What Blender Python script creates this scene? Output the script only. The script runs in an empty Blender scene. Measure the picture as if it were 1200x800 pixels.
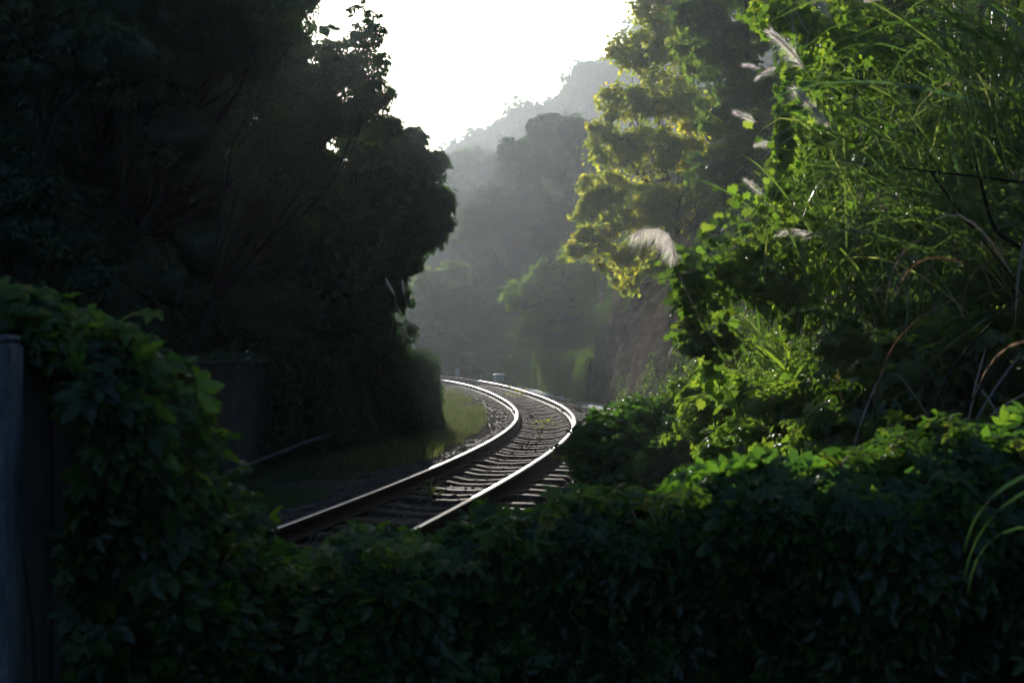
import bpy, math, random
import numpy as np
R = math.radians
random.seed(7)
rng = np.random.default_rng(11)
S = bpy.context.scene
COL = S.collection

# ------------------------------------------------------------------ camera, sky, sun, exposure
CZ = 1.546                      # eye height above the ballast
F = 1667.0                      # focal length in photo pixels (1200 wide)
HY = 407.9                      # horizon row
cam = bpy.data.objects.new('camera', bpy.data.cameras.new('camera'))
COL.objects.link(cam)
cam.location = (0, 0, CZ)
cam.rotation_euler = (R(90) + math.atan((HY - 400) / F), 0, 0)
cam.data.sensor_width = 36
cam.data.lens = 36 * F / 1200
cam.data.clip_start = 0.05
cam.data.clip_end = 3000
cam.data.dof.use_dof = True
cam.data.dof.focus_distance = 17
cam.data.dof.aperture_fstop = 7.1
S.camera = cam

SUN = np.array([-0.1300, 1.0, 0.2480])
SUN /= np.linalg.norm(SUN)
sun_el = math.asin(SUN[2]); sun_az = math.atan2(SUN[0], SUN[1])
w = bpy.data.worlds.new('World'); S.world = w; w.use_nodes = True
nt = w.node_tree; nt.nodes.clear()
sky = nt.nodes.new('ShaderNodeTexSky'); sky.sky_type = 'NISHITA'; sky.sun_disc = False
sky.sun_elevation = sun_el; sky.sun_rotation = sun_az
sky.air_density = 1.0; sky.dust_density = 2.0; sky.ozone_density = 3.0
bg = nt.nodes.new('ShaderNodeBackground'); bg.inputs[1].default_value = 0.085
wo = nt.nodes.new('ShaderNodeOutputWorld')
nt.links.new(sky.outputs[0], bg.inputs[0]); nt.links.new(bg.outputs[0], wo.inputs[0])
sl = bpy.data.lights.new('sun', 'SUN'); sl.energy = 5.0; sl.angle = R(0.53); sl.color = (1.0, 0.94, 0.84)
so = bpy.data.objects.new('sun', sl); COL.objects.link(so)
from mathutils import Vector, Matrix, Quaternion
so.rotation_euler = Vector(SUN).to_track_quat('Z', 'Y').to_euler()
so.location = (-20, 60, 40)
S.view_settings.view_transform = 'Standard'; S.view_settings.look = 'None'
S.view_settings.gamma = 1; S.view_settings.use_curve_mapping = False
S.view_settings.exposure = 0.5
S.render.engine = 'CYCLES'
cy = S.cycles
cy.use_denoising = True
try:
    cy.denoiser = 'OPENIMAGEDENOISE'; cy.denoising_input_passes = 'RGB_ALBEDO'; cy.denoising_prefilter = 'ACCURATE'
except Exception: pass
cy.max_bounces = 5; cy.diffuse_bounces = 3; cy.glossy_bounces = 2; cy.transmission_bounces = 3
cy.volume_bounces = 0; cy.transparent_max_bounces = 4
cy.sample_clamp_indirect = 4; cy.caustics_reflective = False; cy.caustics_refractive = False

# ------------------------------------------------------------------ helpers
def at(px, py, Y):
    return np.array([(px - 600) / F * Y, Y, CZ + (HY - py) / F * Y])

def mat_new(name):
    m = bpy.data.materials.new(name); m.use_nodes = True
    m.node_tree.nodes.clear()
    o = m.node_tree.nodes.new('ShaderNodeOutputMaterial')
    return m, m.node_tree, o

def ramp(t, cols, fac):
    r = t.nodes.new('ShaderNodeValToRGB')
    e = r.color_ramp.elements
    while len(e) < len(cols): e.new(0.5)
    for i, (p, c) in enumerate(cols):
        e[i].position = p; e[i].color = (*c, 1)
    t.links.new(fac, r.inputs[0])
    return r.outputs[0]

def leaf_mat(name, cols, trans=0.45, tcol=(1.25, 1.15, 0.45), gloss=0.05, rough=0.35):
    """a leaf: per-leaf colour, diffuse front, light coming through, thin waxy gloss"""
    m, t, o = mat_new(name)
    a = t.nodes.new('ShaderNodeAttribute'); a.attribute_name = 'rnd'
    c = ramp(t, cols, a.outputs['Fac'])
    d = t.nodes.new('ShaderNodeBsdfDiffuse'); t.links.new(c, d.inputs[0])
    tr = t.nodes.new('ShaderNodeBsdfTranslucent')
    mu = t.nodes.new('ShaderNodeMix'); mu.data_type = 'RGBA'; mu.blend_type = 'MULTIPLY'; mu.inputs[0].default_value = 1
    t.links.new(c, mu.inputs[6]); mu.inputs[7].default_value = (*[x * 2.2 for x in tcol], 1)
    t.links.new(mu.outputs[2], tr.inputs[0])
    mx = t.nodes.new('ShaderNodeMixShader'); mx.inputs[0].default_value = trans
    t.links.new(d.outputs[0], mx.inputs[1]); t.links.new(tr.outputs[0], mx.inputs[2])
    g = t.nodes.new('ShaderNodeBsdfGlossy'); g.inputs['Roughness'].default_value = rough
    m2 = t.nodes.new('ShaderNodeMixShader'); m2.inputs[0].default_value = gloss
    t.links.new(mx.outputs[0], m2.inputs[1]); t.links.new(g.outputs[0], m2.inputs[2])
    t.links.new(m2.outputs[0], o.inputs[0])
    return m

def surf_mat(name, c1, c2, scale=3.0, rough=0.8, bump=0.3, stretch=(1, 1, 1), metallic=0.0, detail=8, c3=None, bscale=None, spec=0.3):
    m, t, o = mat_new(name)
    tc = t.nodes.new('ShaderNodeTexCoord')
    mp = t.nodes.new('ShaderNodeMapping'); mp.inputs['Scale'].default_value = stretch
    t.links.new(tc.outputs['Object'], mp.inputs[0])
    n = t.nodes.new('ShaderNodeTexNoise'); n.inputs['Scale'].default_value = scale; n.inputs['Detail'].default_value = detail
    n.inputs['Roughness'].default_value = 0.65
    t.links.new(mp.outputs[0], n.inputs['Vector'])
    cols = [(0.32, c1), (0.68, c2)] if c3 is None else [(0.28, c1), (0.5, c2), (0.72, c3)]
    c = ramp(t, cols, n.outputs['Fac'])
    p = t.nodes.new('ShaderNodeBsdfPrincipled'); t.links.new(c, p.inputs['Base Color'])
    p.inputs['Roughness'].default_value = rough; p.inputs['Metallic'].default_value = metallic
    p.inputs['Specular IOR Level'].default_value = spec
    if bump:
        n2 = t.nodes.new('ShaderNodeTexNoise'); n2.inputs['Scale'].default_value = bscale or scale * 4; n2.inputs['Detail'].default_value = 6
        t.links.new(mp.outputs[0], n2.inputs['Vector'])
        b = t.nodes.new('ShaderNodeBump'); b.inputs['Strength'].default_value = bump; b.inputs['Distance'].default_value = 0.05
        t.links.new(n2.outputs['Fac'], b.inputs['Height']); t.links.new(b.outputs[0], p.inputs['Normal'])
    t.links.new(p.outputs[0], o.inputs[0])
    return m

def mesh_from(name, V, faces, mat, rnd=None, smooth=False):
    """V (n,3); faces: list of (m,k) int arrays"""
    me = bpy.data.meshes.new(name)
    V = np.ascontiguousarray(V, dtype=np.float32)
    me.vertices.add(len(V)); me.vertices.foreach_set('co', V.ravel())
    idx = np.concatenate([f.ravel() for f in faces]).astype(np.int32)
    tot = np.concatenate([np.full(len(f), f.shape[1]) for f in faces]).astype(np.int32)
    st = np.concatenate([[0], np.cumsum(tot)[:-1]]).astype(np.int32)
    me.loops.add(len(idx)); me.loops.foreach_set('vertex_index', idx)
    me.polygons.add(len(tot)); me.polygons.foreach_set('loop_start', st)
    try: me.polygons.foreach_set('loop_total', tot)
    except Exception: pass
    if smooth: me.polygons.foreach_set('use_smooth', np.ones(len(tot), dtype=bool))
    if rnd is not None:
        a = me.attributes.new('rnd', 'FLOAT', 'POINT'); a.data.foreach_set('value', np.ascontiguousarray(rnd, dtype=np.float32))
    me.materials.append(mat)
    me.update(calc_edges=True)
    return me

def link(name, me, parent=None):
    o = bpy.data.objects.new(name, me); COL.objects.link(o)
    if parent is not None:
        o.parent = parent
        if me is not None:      # geometry is written in world coordinates: keep it there
            o.matrix_parent_inverse = parent.matrix_basis.inverted()
    return o

def tag(o, label=None, cat=None, group=None, kind=None):
    if label: o['label'] = label
    if cat: o['category'] = cat
    if group: o['group'] = group
    if kind: o['kind'] = kind
    return o

def thing(name, label, cat, loc=(0, 0, 0), group=None):
    o = bpy.data.objects.new(name, None); COL.objects.link(o)
    o.empty_display_size = 0.2
    o.location = [float(v) for v in loc]
    bpy.context.view_layer.update() if False else None
    return tag(o, label, cat, group)

class MB:
    """collects tubes, boxes and lathes into one mesh"""
    def __init__(s): s.V = []; s.Q = []; s.T = []; s.n = 0
    def add(s, V, Q=None, T=None):
        V = np.asarray(V, float)
        if Q is not None and len(Q): s.Q.append(np.asarray(Q, int) + s.n)
        if T is not None and len(T): s.T.append(np.asarray(T, int) + s.n)
        s.V.append(V); s.n += len(V); return s
    def tube(s, P, r, k=6, cap=True):
        P = np.asarray(P, float); n = len(P)
        r = np.broadcast_to(np.asarray(r, float), (n,))
        T = np.gradient(P, axis=0); T /= np.linalg.norm(T, axis=1)[:, None] + 1e-9
        up = np.array([0.31, 0.17, 0.93]); A = np.cross(T, up); A /= np.linalg.norm(A, axis=1)[:, None] + 1e-9
        B = np.cross(T, A)
        a = np.arange(k) * 2 * math.pi / k
        V = P[:, None] + r[:, None, None] * (np.cos(a)[None, :, None] * A[:, None] + np.sin(a)[None, :, None] * B[:, None])
        V = V.reshape(-1, 3)
        i = np.arange(n - 1)[:, None] * k; j = np.arange(k)[None]; j2 = (j + 1) % k
        Q = np.stack([i + j, i + j2, i + k + j2, i + k + j], -1).reshape(-1, 4)
        T3 = None
        if cap:
            V = np.vstack([V, P[:1], P[-1:]]); c0 = n * k; c1 = c0 + 1
            T3 = [(c0, (q + 1) % k, q) for q in range(k)] + [(c1, (n - 1) * k + q, (n - 1) * k + (q + 1) % k) for q in range(k)]
        return s.add(V, Q, T3)
    def box(s, c, d, rz=0, bev=0.0, rx=0, ry=0):
        hx, hy, hz = [q / 2 for q in d]
        if bev <= 0:
            V = np.array([(x, y, z) for z in (-hz, hz) for y in (-hy, hy) for x in (-hx, hx)])
            Q = [(0, 2, 3, 1), (4, 5, 7, 6), (0, 1, 5, 4), (2, 6, 7, 3), (0, 4, 6, 2), (1, 3, 7, 5)]
        else:
            b = bev; ring = []
            for z, e in ((-hz, b), (-hz + b, 0), (hz - b, 0), (hz, b)):
                ring += [(-hx + e, -hy + b + e, z), (-hx + b + e, -hy + e, z), (hx - b - e, -hy + e, z), (hx - e, -hy + b + e, z),
                         (hx - e, hy - b - e, z), (hx - b - e, hy - e, z), (-hx + b + e, hy - e, z), (-hx + e, hy - b - e, z)]
            V = np.array(ring); Q = []
            for q in range(3):
                for j in range(8): Q.append((q * 8 + j, q * 8 + (j + 1) % 8, q * 8 + 8 + (j + 1) % 8, q * 8 + 8 + j))
            Q += [(0, 7, 2, 1), (7, 6, 3, 2), (6, 5, 4, 3), (24, 25, 26, 31), (31, 26, 27, 30), (30, 27, 28, 29)]
        M = np.array((Matrix.Rotation(rz, 3, 'Z') @ Matrix.Rotation(ry, 3, 'Y') @ Matrix.Rotation(rx, 3, 'X')))
        return s.add(V @ M.T + np.asarray(c, float), Q)
    def build(s, name, mat, parent=None, smooth=False):
        f = []
        if s.Q: f.append(np.vstack(s.Q))
        if s.T: f.append(np.vstack(s.T))
        return link(name, mesh_from(name, np.vstack(s.V), f, mat, smooth=smooth), parent)

# ---- smooth pseudo noise
_nd = rng.normal(size=(40, 3)); _ph = rng.uniform(0, 6.28, 40)
def noise(P, scale=1.0, oct=4, seed=0):
    P = np.asarray(P, float); out = np.zeros(P.shape[:-1]); amp = 1.0; s = scale
    for o in range(oct):
        for q in range(5):
            j = (o * 5 + q + seed * 7) % 40
            out += amp * np.sin(P @ (_nd[j] * s) + _ph[j]) / 2.2
        amp *= 0.5; s *= 2.03
    return out

# ---- leaves
def leaf_template(kind):
    if kind == 'oval':
        V = [(0, 0, 0), (-.27, .42, .07), (.27, .42, .07), (0, 1, -.1)]; T = [(0, 2, 3), (0, 3, 1)]
    elif kind == 'round':
        V = [(0, 0, 0), (-.40, .25, .08), (.40, .25, .08), (-.36, .72, .03), (.36, .72, .03), (0, 1, -.12)]; T = [(0, 2, 4), (0, 4, 5), (0, 5, 3), (0, 3, 1)]
    elif kind == 'oval6':
        V = [(0, 0, 0), (-.24, .25, .06), (.24, .25, .06), (-.22, .62, .04), (.22, .62, .04), (0, 1, -.14), (0, .45, 0)]
        T = [(0, 2, 6), (2, 4, 6), (4, 5, 6), (5, 3, 6), (3, 1, 6), (1, 0, 6)]
    elif kind == 'palmate':          # five leaflets from one point
        V = []; T = []
        for a, L in ((-1.9, .62), (-.95, .9), (0, 1.05), (.95, .9), (1.9, .62)):
            ca, sa = math.cos(a), math.sin(a); b = len(V)
            for x, y, z in ((0, .04, 0), (-.24, .40, .05), (.24, .40, .05), (-.21, .70, .0), (.21, .70, .0), (0, 1, -.16)):
                x *= L; y *= L
                V.append((x * ca + y * sa, -x * sa + y * ca, z * L))
            T += [(b, b + 2, b + 4), (b, b + 4, b + 5), (b, b + 5, b + 3), (b, b + 3, b + 1)]
    elif kind == 'lobed':            # a broad vine leaf with pointed lobes
        h_ = [(.20, -.17), (.38, -.12), (.36, .04), (.60, .20), (.38, .36), (.44, .64), (.18, .64)]
        out = [(0, -.02)] + h_ + [(0, 1.0)] + [(-x, y) for x, y in h_[::-1]]
        V = [(x, y, -.18 * (x * x + (y - .3) ** 2) + .05 * abs(x)) for x, y in out] + [(0, .25, .03)]
        T = [(16, i, (i + 1) % 16) for i in range(16)]
    return np.array(V, float), np.array(T, int)

def frames(N, roll=None, tipdown=None):
    """rotation matrices with local z = N and local y = tip; tips hang downwards mixed with random roll"""
    n = len(N); N = N / (np.linalg.norm(N, axis=1)[:, None] + 1e-9)
    g = rng.normal(size=(n, 3)); g[:, 2] -= (1.0 if tipdown is None else tipdown)
    Y = g - (g * N).sum(1)[:, None] * N; Y /= np.linalg.norm(Y, axis=1)[:, None] + 1e-9
    X = np.cross(Y, N)
    return np.stack([X, Y, N], -1)

def leaves_mesh(name, P, N, size, kind, mat, tipdown=None, rv=None):
    V, T = leaf_template(kind); n = len(P); k = len(V)
    M = frames(N, tipdown=tipdown)
    size = np.broadcast_to(size, (n,)) * rng.uniform(.45, 1.35, n)
    W = np.einsum('nij,kj->nki', M, V) * size[:, None, None] + P[:, None]
    F_ = (T[None] + (np.arange(n) * k)[:, None, None]).reshape(-1, 3)
    r = rng.random(n) if rv is None else rv
    return mesh_from(name, W.reshape(-1, 3), [F_], mat, rnd=np.repeat(r, k))

_u = np.linspace(0, math.pi, 9)[1:-1]; _v = np.arange(12) * math.pi / 6
_SV = np.vstack([[(0, 0, 1)], [(math.sin(a) * math.cos(b), math.sin(a) * math.sin(b), math.cos(a)) for a in _u for b in _v], [(0, 0, -1)]])
_ST = [(0, 1 + j, 1 + (j + 1) % 12) for j in range(12)] + [(85, 73 + (j + 1) % 12, 73 + j) for j in range(12)]
for _i in range(6):
    for _j in range(12):
        a_ = 1 + _i * 12 + _j; b_ = 1 + _i * 12 + (_j + 1) % 12; _ST += [(a_, a_ + 12, b_ + 12), (a_, b_ + 12, b_)]
_ST = np.array(_ST)
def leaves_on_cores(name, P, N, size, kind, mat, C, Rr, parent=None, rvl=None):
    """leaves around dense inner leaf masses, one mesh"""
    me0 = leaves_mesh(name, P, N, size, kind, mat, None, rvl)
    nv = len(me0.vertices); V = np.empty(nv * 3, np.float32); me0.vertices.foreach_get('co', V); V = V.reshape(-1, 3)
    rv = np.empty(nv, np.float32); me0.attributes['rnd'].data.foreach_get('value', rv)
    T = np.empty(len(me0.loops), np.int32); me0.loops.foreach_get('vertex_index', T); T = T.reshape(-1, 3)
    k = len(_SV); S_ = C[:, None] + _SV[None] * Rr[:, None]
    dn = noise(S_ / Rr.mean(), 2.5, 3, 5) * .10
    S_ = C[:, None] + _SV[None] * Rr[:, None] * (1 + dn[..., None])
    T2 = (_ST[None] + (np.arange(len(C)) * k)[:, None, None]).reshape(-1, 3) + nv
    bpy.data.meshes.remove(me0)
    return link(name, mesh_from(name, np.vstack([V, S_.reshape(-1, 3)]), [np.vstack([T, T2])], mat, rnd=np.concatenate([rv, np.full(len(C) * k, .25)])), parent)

def leaves(name, P, N, size, kind, mat, parent=None, tipdown=None, rv=None):
    return link(name, leaves_mesh(name, P, N, size, kind, mat, tipdown, rv), parent)

def blades_mesh(name, roots, dirs, L, W, mat, bend=1.0, seg=7, side=None, rv=None):
    """long arching grass blades: strips that leave along dirs and droop"""
    n = len(roots); L = np.broadcast_to(L, (n,)); W = np.broadcast_to(W, (n,)); bend = np.broadcast_to(bend, (n,))
    D = dirs / np.linalg.norm(dirs, axis=1)[:, None]
    P = roots.copy(); st = (L / seg)[:, None]; pts = [P.copy()]; ds = [D.copy()]
    for i in range(seg):
        P = P + D * st; pts.append(P.copy())
        D = D + np.array([0, 0, -1.0]) * (bend * (i + 1) * 0.42 / seg)[:, None] * 1.0
        D /= np.linalg.norm(D, axis=1)[:, None]; ds.append(D.copy())
    pts = np.stack(pts, 1); ds = np.stack(ds, 1)
    sv = rng.normal(size=(n, 3)) if side is None else side
    sv = sv[:, None] - (sv[:, None] * ds).sum(-1)[..., None] * ds
    sv /= np.linalg.norm(sv, axis=-1)[..., None] + 1e-9
    prof = np.array([.55, .95, 1, .95, .85, .65, .38, .03]) if seg == 7 else np.linspace(1, .04, seg + 1)
    wv = sv * (W[:, None] * prof[None] / 2)[..., None]
    V = np.stack([pts - wv, pts + wv], 2).reshape(n, -1, 3)
    k = (seg + 1) * 2
    q = np.array([(2 * i, 2 * i + 1, 2 * i + 3, 2 * i + 2) for i in range(seg)])
    Q = (q[None] + (np.arange(n) * k)[:, None, None]).reshape(-1, 4)
    r = rng.random(n) if rv is None else rv
    return mesh_from(name, V.reshape(-1, 3), [Q], mat, rnd=np.repeat(r, k))

def rdir(n):
    g = rng.normal(size=(n, 3)); return g / np.linalg.norm(g, axis=1)[:, None]

CLUMP = [None]
def crown_points(lobes, n, sub=0.30, density_pow=0.5, flat=0.85, per=90):
    """points and normals of leaves gathered in clumps on ellipsoid lobes. lobes: (centre, radius or (rx,ry,rz))"""
    C = np.array([l[0] for l in lobes], float)
    Rr = np.array([(l[1],) * 3 if np.isscalar(l[1]) else l[1] for l in lobes], float)
    wgt = (Rr.prod(1)) ** (2 / 3); wgt /= wgt.sum()
    m = max(12, n // per)
    li = rng.choice(len(lobes), m, p=wgt)
    d = rdir(m); rad = rng.uniform(.45, 1.02, m) ** density_pow
    cc = C[li] + d * Rr[li] * rad[:, None]
    cr = Rr[li].mean(1) * sub * rng.uniform(.5, 1.3, m)
    ci = rng.integers(0, m, n); CLUMP[0] = rng.random(m)[ci] * .72 + rng.random(n) * .28
    dd = rdir(n) * (rng.random(n) ** 0.5)[:, None]
    tail = 1 + (rng.random(n) < .14) * rng.random(n) * 1.1
    P = cc[ci] + dd * (cr[ci] * tail)[:, None] * np.array([1.15, 1.15, flat])
    N = dd * .5 + d[ci] * .4 + rng.normal(size=(n, 3)) * .55 + np.array([0, 0, .55])
    return P, N, cc

def limb_path(a, b, sag=0.12, n=7):
    a = np.asarray(a, float); b = np.asarray(b, float); t = np.linspace(0, 1, n)[:, None]
    L = np.linalg.norm(b - a); k = rng.normal(size=3) * L * .08
    return a + (b - a) * t + np.array([0, 0, 1]) * L * sag * (t * (1 - t)) * 2 + k * np.sin(t * math.pi) + rng.normal(size=(n, 3)) * L * .012 * (t * (1 - t) * 4)

def make_tree(name, label, cat, base, lobes, n, leaf, kind, lm, bark, r0=.18, group=None, sub=.30, twigs=40, flat=.85, core=0, per=90):
    base = np.asarray(base, float)
    t = thing(name, label, cat, base, group)
    P, N, cc = crown_points(lobes, n, sub, flat=flat, per=per)
    if core:
        LC = np.array([l[0] for l in lobes], float); LR = np.array([(l[1],) * 3 if np.isscalar(l[1]) else l[1] for l in lobes], float)
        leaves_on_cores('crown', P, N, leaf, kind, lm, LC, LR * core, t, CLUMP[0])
    else: leaves('crown', P, N, leaf, kind, lm, t, None, CLUMP[0])
    mb = MB(); C = np.array([l[0] for l in lobes], float)
    top = C.mean(0); fork = base + (top - base) * .45; fork[2] = max(fork[2], base[2] + .3)
    tp = limb_path(base, fork, 0, 8); mb.tube(tp, np.linspace(r0, r0 * .7, 8), 8)
    for c in C:
        p = limb_path(fork, c, .1, 8); mb.tube(p, np.linspace(r0 * .45, r0 * .05, 8), 6)
    if twigs:
        for c in cc[rng.choice(len(cc), min(twigs, len(cc)), replace=False)]:
            j = np.argmin(((C - c) ** 2).sum(1)); mid = fork + (C[j] - fork) * rng.uniform(.5, 1)
            mb.tube(limb_path(mid, c, .1, 6), np.linspace(r0 * .15, r0 * .02, 6), 4)
    mb.build('trunk', bark, t, smooth=True)
    return t

# ------------------------------------------------------------------ materials
G = {}
G['hedge'] = leaf_mat('creeper_leaf', [(0, (.014, .042, .016)), (.4, (.028, .080, .022)), (.85, (.055, .13, .022)), (.97, (.10, .16, .025)), (1, (.18, .16, .04))], .48, gloss=.035, rough=.36)
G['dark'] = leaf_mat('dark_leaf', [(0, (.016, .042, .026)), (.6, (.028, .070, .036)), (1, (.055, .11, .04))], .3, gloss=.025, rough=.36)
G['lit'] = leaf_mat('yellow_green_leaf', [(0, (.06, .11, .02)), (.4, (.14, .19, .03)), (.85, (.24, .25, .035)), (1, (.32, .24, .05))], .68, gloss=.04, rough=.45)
G['mid'] = leaf_mat('mid_green_leaf', [(0, (.022, .05, .02)), (.6, (.04, .085, .028)), (1, (.07, .12, .03))], .42, gloss=.04, rough=.45)
G['vine'] = leaf_mat('vine_leaf', [(0, (.045, .09, .018)), (.5, (.09, .15, .025)), (1, (.16, .20, .035))], .55, tcol=(1.05, 1.15, .5), gloss=.05, rough=.4)
G['far'] = leaf_mat('far_leaf', [(0, (.015, .035, .02)), (.6, (.03, .062, .028)), (1, (.055, .095, .035))], .3, gloss=.0, rough=.6)
G['grass'] = leaf_mat('grass_blade', [(0, (.035, .065, .022)), (.6, (.075, .115, .035)), (.93, (.12, .155, .045)), (1, (.28, .25, .14))], .5, tcol=(.95, 1.12, .5), gloss=.07, rough=.3)
G['bank'] = leaf_mat('bank_leaf', [(0, (.025, .06, .018)), (.5, (.05, .105, .024)), (1, (.11, .16, .03))], .5, gloss=.05, rough=.36)
G['verge'] = leaf_mat('verge_grass', [(0, (.04, .06, .028)), (.6, (.075, .098, .042)), (1, (.15, .14, .08))], .4, tcol=(.85, .9, .5), gloss=.04)
G['dry'] = leaf_mat('dry_leaf', [(0, (.10, .06, .035)), (1, (.30, .24, .17))], .35, tcol=(.6, .5, .4), gloss=.08, rough=.35)
G['plume'] = leaf_mat('plume_hair', [(0, (.78, .74, .70)), (1, (.9, .88, .85))], .7, tcol=(.5, .49, .48), gloss=.04)
bark = surf_mat('bark', (.014, .013, .011), (.036, .033, .028), 6, .9, .6, (1, 1, .25))
tendril_m = surf_mat('sunlit_tint_vine_stem', (.30, .23, .14), (.50, .42, .28), 20, .7, .2)  # stem colour made paler to stand in for sunlight along the rims
soil = surf_mat('soil', (.018, .02, .012), (.045, .045, .028), 1.5, .95, .6, c3=(.03, .045, .018))
rock = surf_mat('netted_rock', (.045, .038, .036), (.11, .092, .08), 2.4, 1.0, .45, (1.4, .35, 1.1), c3=(.26, .215, .18), bscale=8, spec=.0)
concrete = surf_mat('weathered_concrete', (.12, .13, .15), (.34, .36, .38), 9, .85, .8, c3=(.50, .52, .54), bscale=60, stretch=(1, 1, .35))
board_m = surf_mat('dark_board', (.035, .03, .03), (.075, .062, .055), 5, .85, .4, (6, 6, .5))
sheet_m = surf_mat('sheet_metal', (.05, .055, .06), (.11, .12, .13), 2, .55, .15, metallic=.3, stretch=(1, 1, .3))
ballast_m = surf_mat('ballast', (.025, .021, .018), (.075, .062, .05), 14, .9, 1.0, c3=(.14, .12, .10), bscale=30)
stone_m = surf_mat('ballast_stone', (.03, .026, .023), (.09, .075, .062), 5, .85, .4, c3=(.17, .145, .12))
sleeper_m = surf_mat('sleeper_concrete', (.030, .020, .014), (.065, .044, .030), 5, .85, .6, c3=(.12, .085, .06), bscale=30, spec=.15)
rust_m = surf_mat('rail_rust', (.022, .012, .009), (.06, .034, .022), 10, .75, .3, metallic=.2)
steel_m = surf_mat('rail_head_steel', (.30, .28, .26), (.50, .48, .46), 6, .42, .03, metallic=1.0, stretch=(1, 1, 1))

# ------------------------------------------------------------------ the curve of the line (from the bend of the rails)
def track_curve():
    ks = [-40, -15, 0, 15, 30, 45, 120]; kv = [.003, .0051, .0130, .0021, .0078, .0085, .0095]
    s = np.arange(-40, 110.01, .25); k = np.interp(s, ks, kv)
    k = np.convolve(np.pad(k, 12, mode='edge'), np.ones(25) / 25, 'valid')
    t = np.cumsum(k) * .25; i0 = np.argmin(abs(s)); t = t - t[i0] + 1.5372
    x = np.cumsum(np.cos(t)) * .25; y = np.cumsum(np.sin(t)) * .25
    return s, x - x[i0] + .6395, y - y[i0] + 27.407, t
TS, TX, TY, TT = track_curve()
TN = np.stack([-np.sin(TT), np.cos(TT)], 1)         # left of the line
GA = .567; CANT = .0345; RT = .155
def track_off(o, z):
    return np.stack([TX + TN[:, 0] * o, TY + TN[:, 1] * o, np.full(len(TX), z)], 1)
def dist_track(X, Y):
    P = np.stack([TX, TY], 1)[::4]
    d = np.full(X.shape, 1e9); sg = np.zeros(X.shape)
    Nn = TN[::4]
    for i in range(len(P)):
        dx = X - P[i, 0]; dy = Y - P[i, 1]; q = dx * dx + dy * dy; m = q < d
        d = np.where(m, q, d); sg = np.where(m, np.sign(dx * Nn[i, 0] + dy * Nn[i, 1]), sg)
    return np.sqrt(d) * sg       # positive on the left

# ------------------------------------------------------------------ terrain
BANK = np.array([(2.2, -60), (1.9, 0), (1.85, 3), (2.1, 6), (2.6, 12), (2.9, 20), (2.95, 30), (2.6, 45), (1.2, 62), (-1.5, 77), (-7, 92), (-17, 105), (-40, 122), (-120, 150), (-400, 210)], float)
LEFT = np.array([(-6, -60), (-6, 0), (-6.5, 8), (-5.0, 18), (-3.2, 26), (-2.6, 31), (-4.0, 36), (-7, 46), (-10, 58), (-15, 70), (-28, 80), (-120, 90), (-400, 100)], float)
def sdist(X, Y, L):
    """signed distance to polyline L, positive to its right"""
    d = np.full(X.shape, 1e18); sg = np.zeros(X.shape)
    for i in range(len(L) - 1):
        a, b = L[i], L[i + 1]; e = b - a; l2 = e @ e
        u = np.clip(((X - a[0]) * e[0] + (Y - a[1]) * e[1]) / l2, 0, 1)
        dx = X - a[0] - u * e[0]; dy = Y - a[1] - u * e[1]; q = dx * dx + dy * dy
        m = q < d
        d = np.where(m, q, d); sg = np.where(m, np.sign(e[1] * dx - e[0] * dy), sg)
    return np.sqrt(d) * sg
def sstep(x, a, b):
    t = np.clip((x - a) / (b - a), 0, 1); return t * t * (3 - 2 * t)
def terrain_z(X, Y):
    X = np.asarray(X, float); Y = np.asarray(Y, float)
    r = sdist(X, Y, BANK); l = -sdist(X, Y, LEFT)
    dt = np.abs(dist_track(X, Y))
    z = -.10 - .12 * sstep(dt, 1.2, 2.4)
    near = 1 - sstep(Y, 44, 56)
    prof_n = 2.6 * sstep(r, .9, 2.4) + np.maximum(r - 1.4, 0) * .9
    prof_s = 2.6 * sstep(r, .0, 1.3) + np.maximum(r - .8, 0) * .85; cl_ = sstep(Y, 8, 13); prof_n = cl_ * prof_n + (1 - cl_) * prof_s
    prof_f = 1.1 * sstep(r, .2, .9) + np.maximum(r - .6, 0) * .33
    rz = near * prof_n + (1 - near) * prof_f
    rz = np.where(r > 0, rz, 0)
    rz = np.minimum(rz, near * 14 + (1 - near) * 6)
    lz = np.where(l > 0, .7 * sstep(l, 1, 4) + np.maximum(l - 3, 0) * .85, 0); lz = np.minimum(lz, 11)
    P = np.stack([X, Y, 0 * X], -1)
    rough = noise(P, .35, 3) * .12 * sstep(np.maximum(r, l), .3, 3) + noise(P, .05, 3, 2) * .8 * sstep(np.maximum(r, l), 10, 40)
    return z + rz + lz + rough + .02 * noise(P, 2.5, 2, 1)
def axis(lo, hi, fine_lo, fine_hi, step, grow=1.12):
    a = list(np.arange(fine_lo, fine_hi + 1e-6, step)); s = step
    while a[-1] < hi: s *= grow; a.append(a[-1] + s)
    s = step
    while a[0] > lo: s *= grow; a.insert(0, a[0] - s)
    return np.array(a)
gx = axis(-900, 900, -8, 8, .3); gy = axis(-200, 1600, 0, 60, .4)
GX, GY = np.meshgrid(gx, gy)
GZ = terrain_z(GX, GY)
nx, ny = len(gx), len(gy)
i = np.arange(ny - 1)[:, None] * nx + np.arange(nx - 1)[None]
gq = np.stack([i, i + 1, i + nx + 1, i + nx], -1).reshape(-1, 4)
tag(link('ground', mesh_from('ground', np.stack([GX, GY, GZ], -1).reshape(-1, 3), [gq], soil, smooth=True)), kind='structure')
def ground_at(x, y): return float(terrain_z(np.array([x]), np.array([y]))[0])

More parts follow.
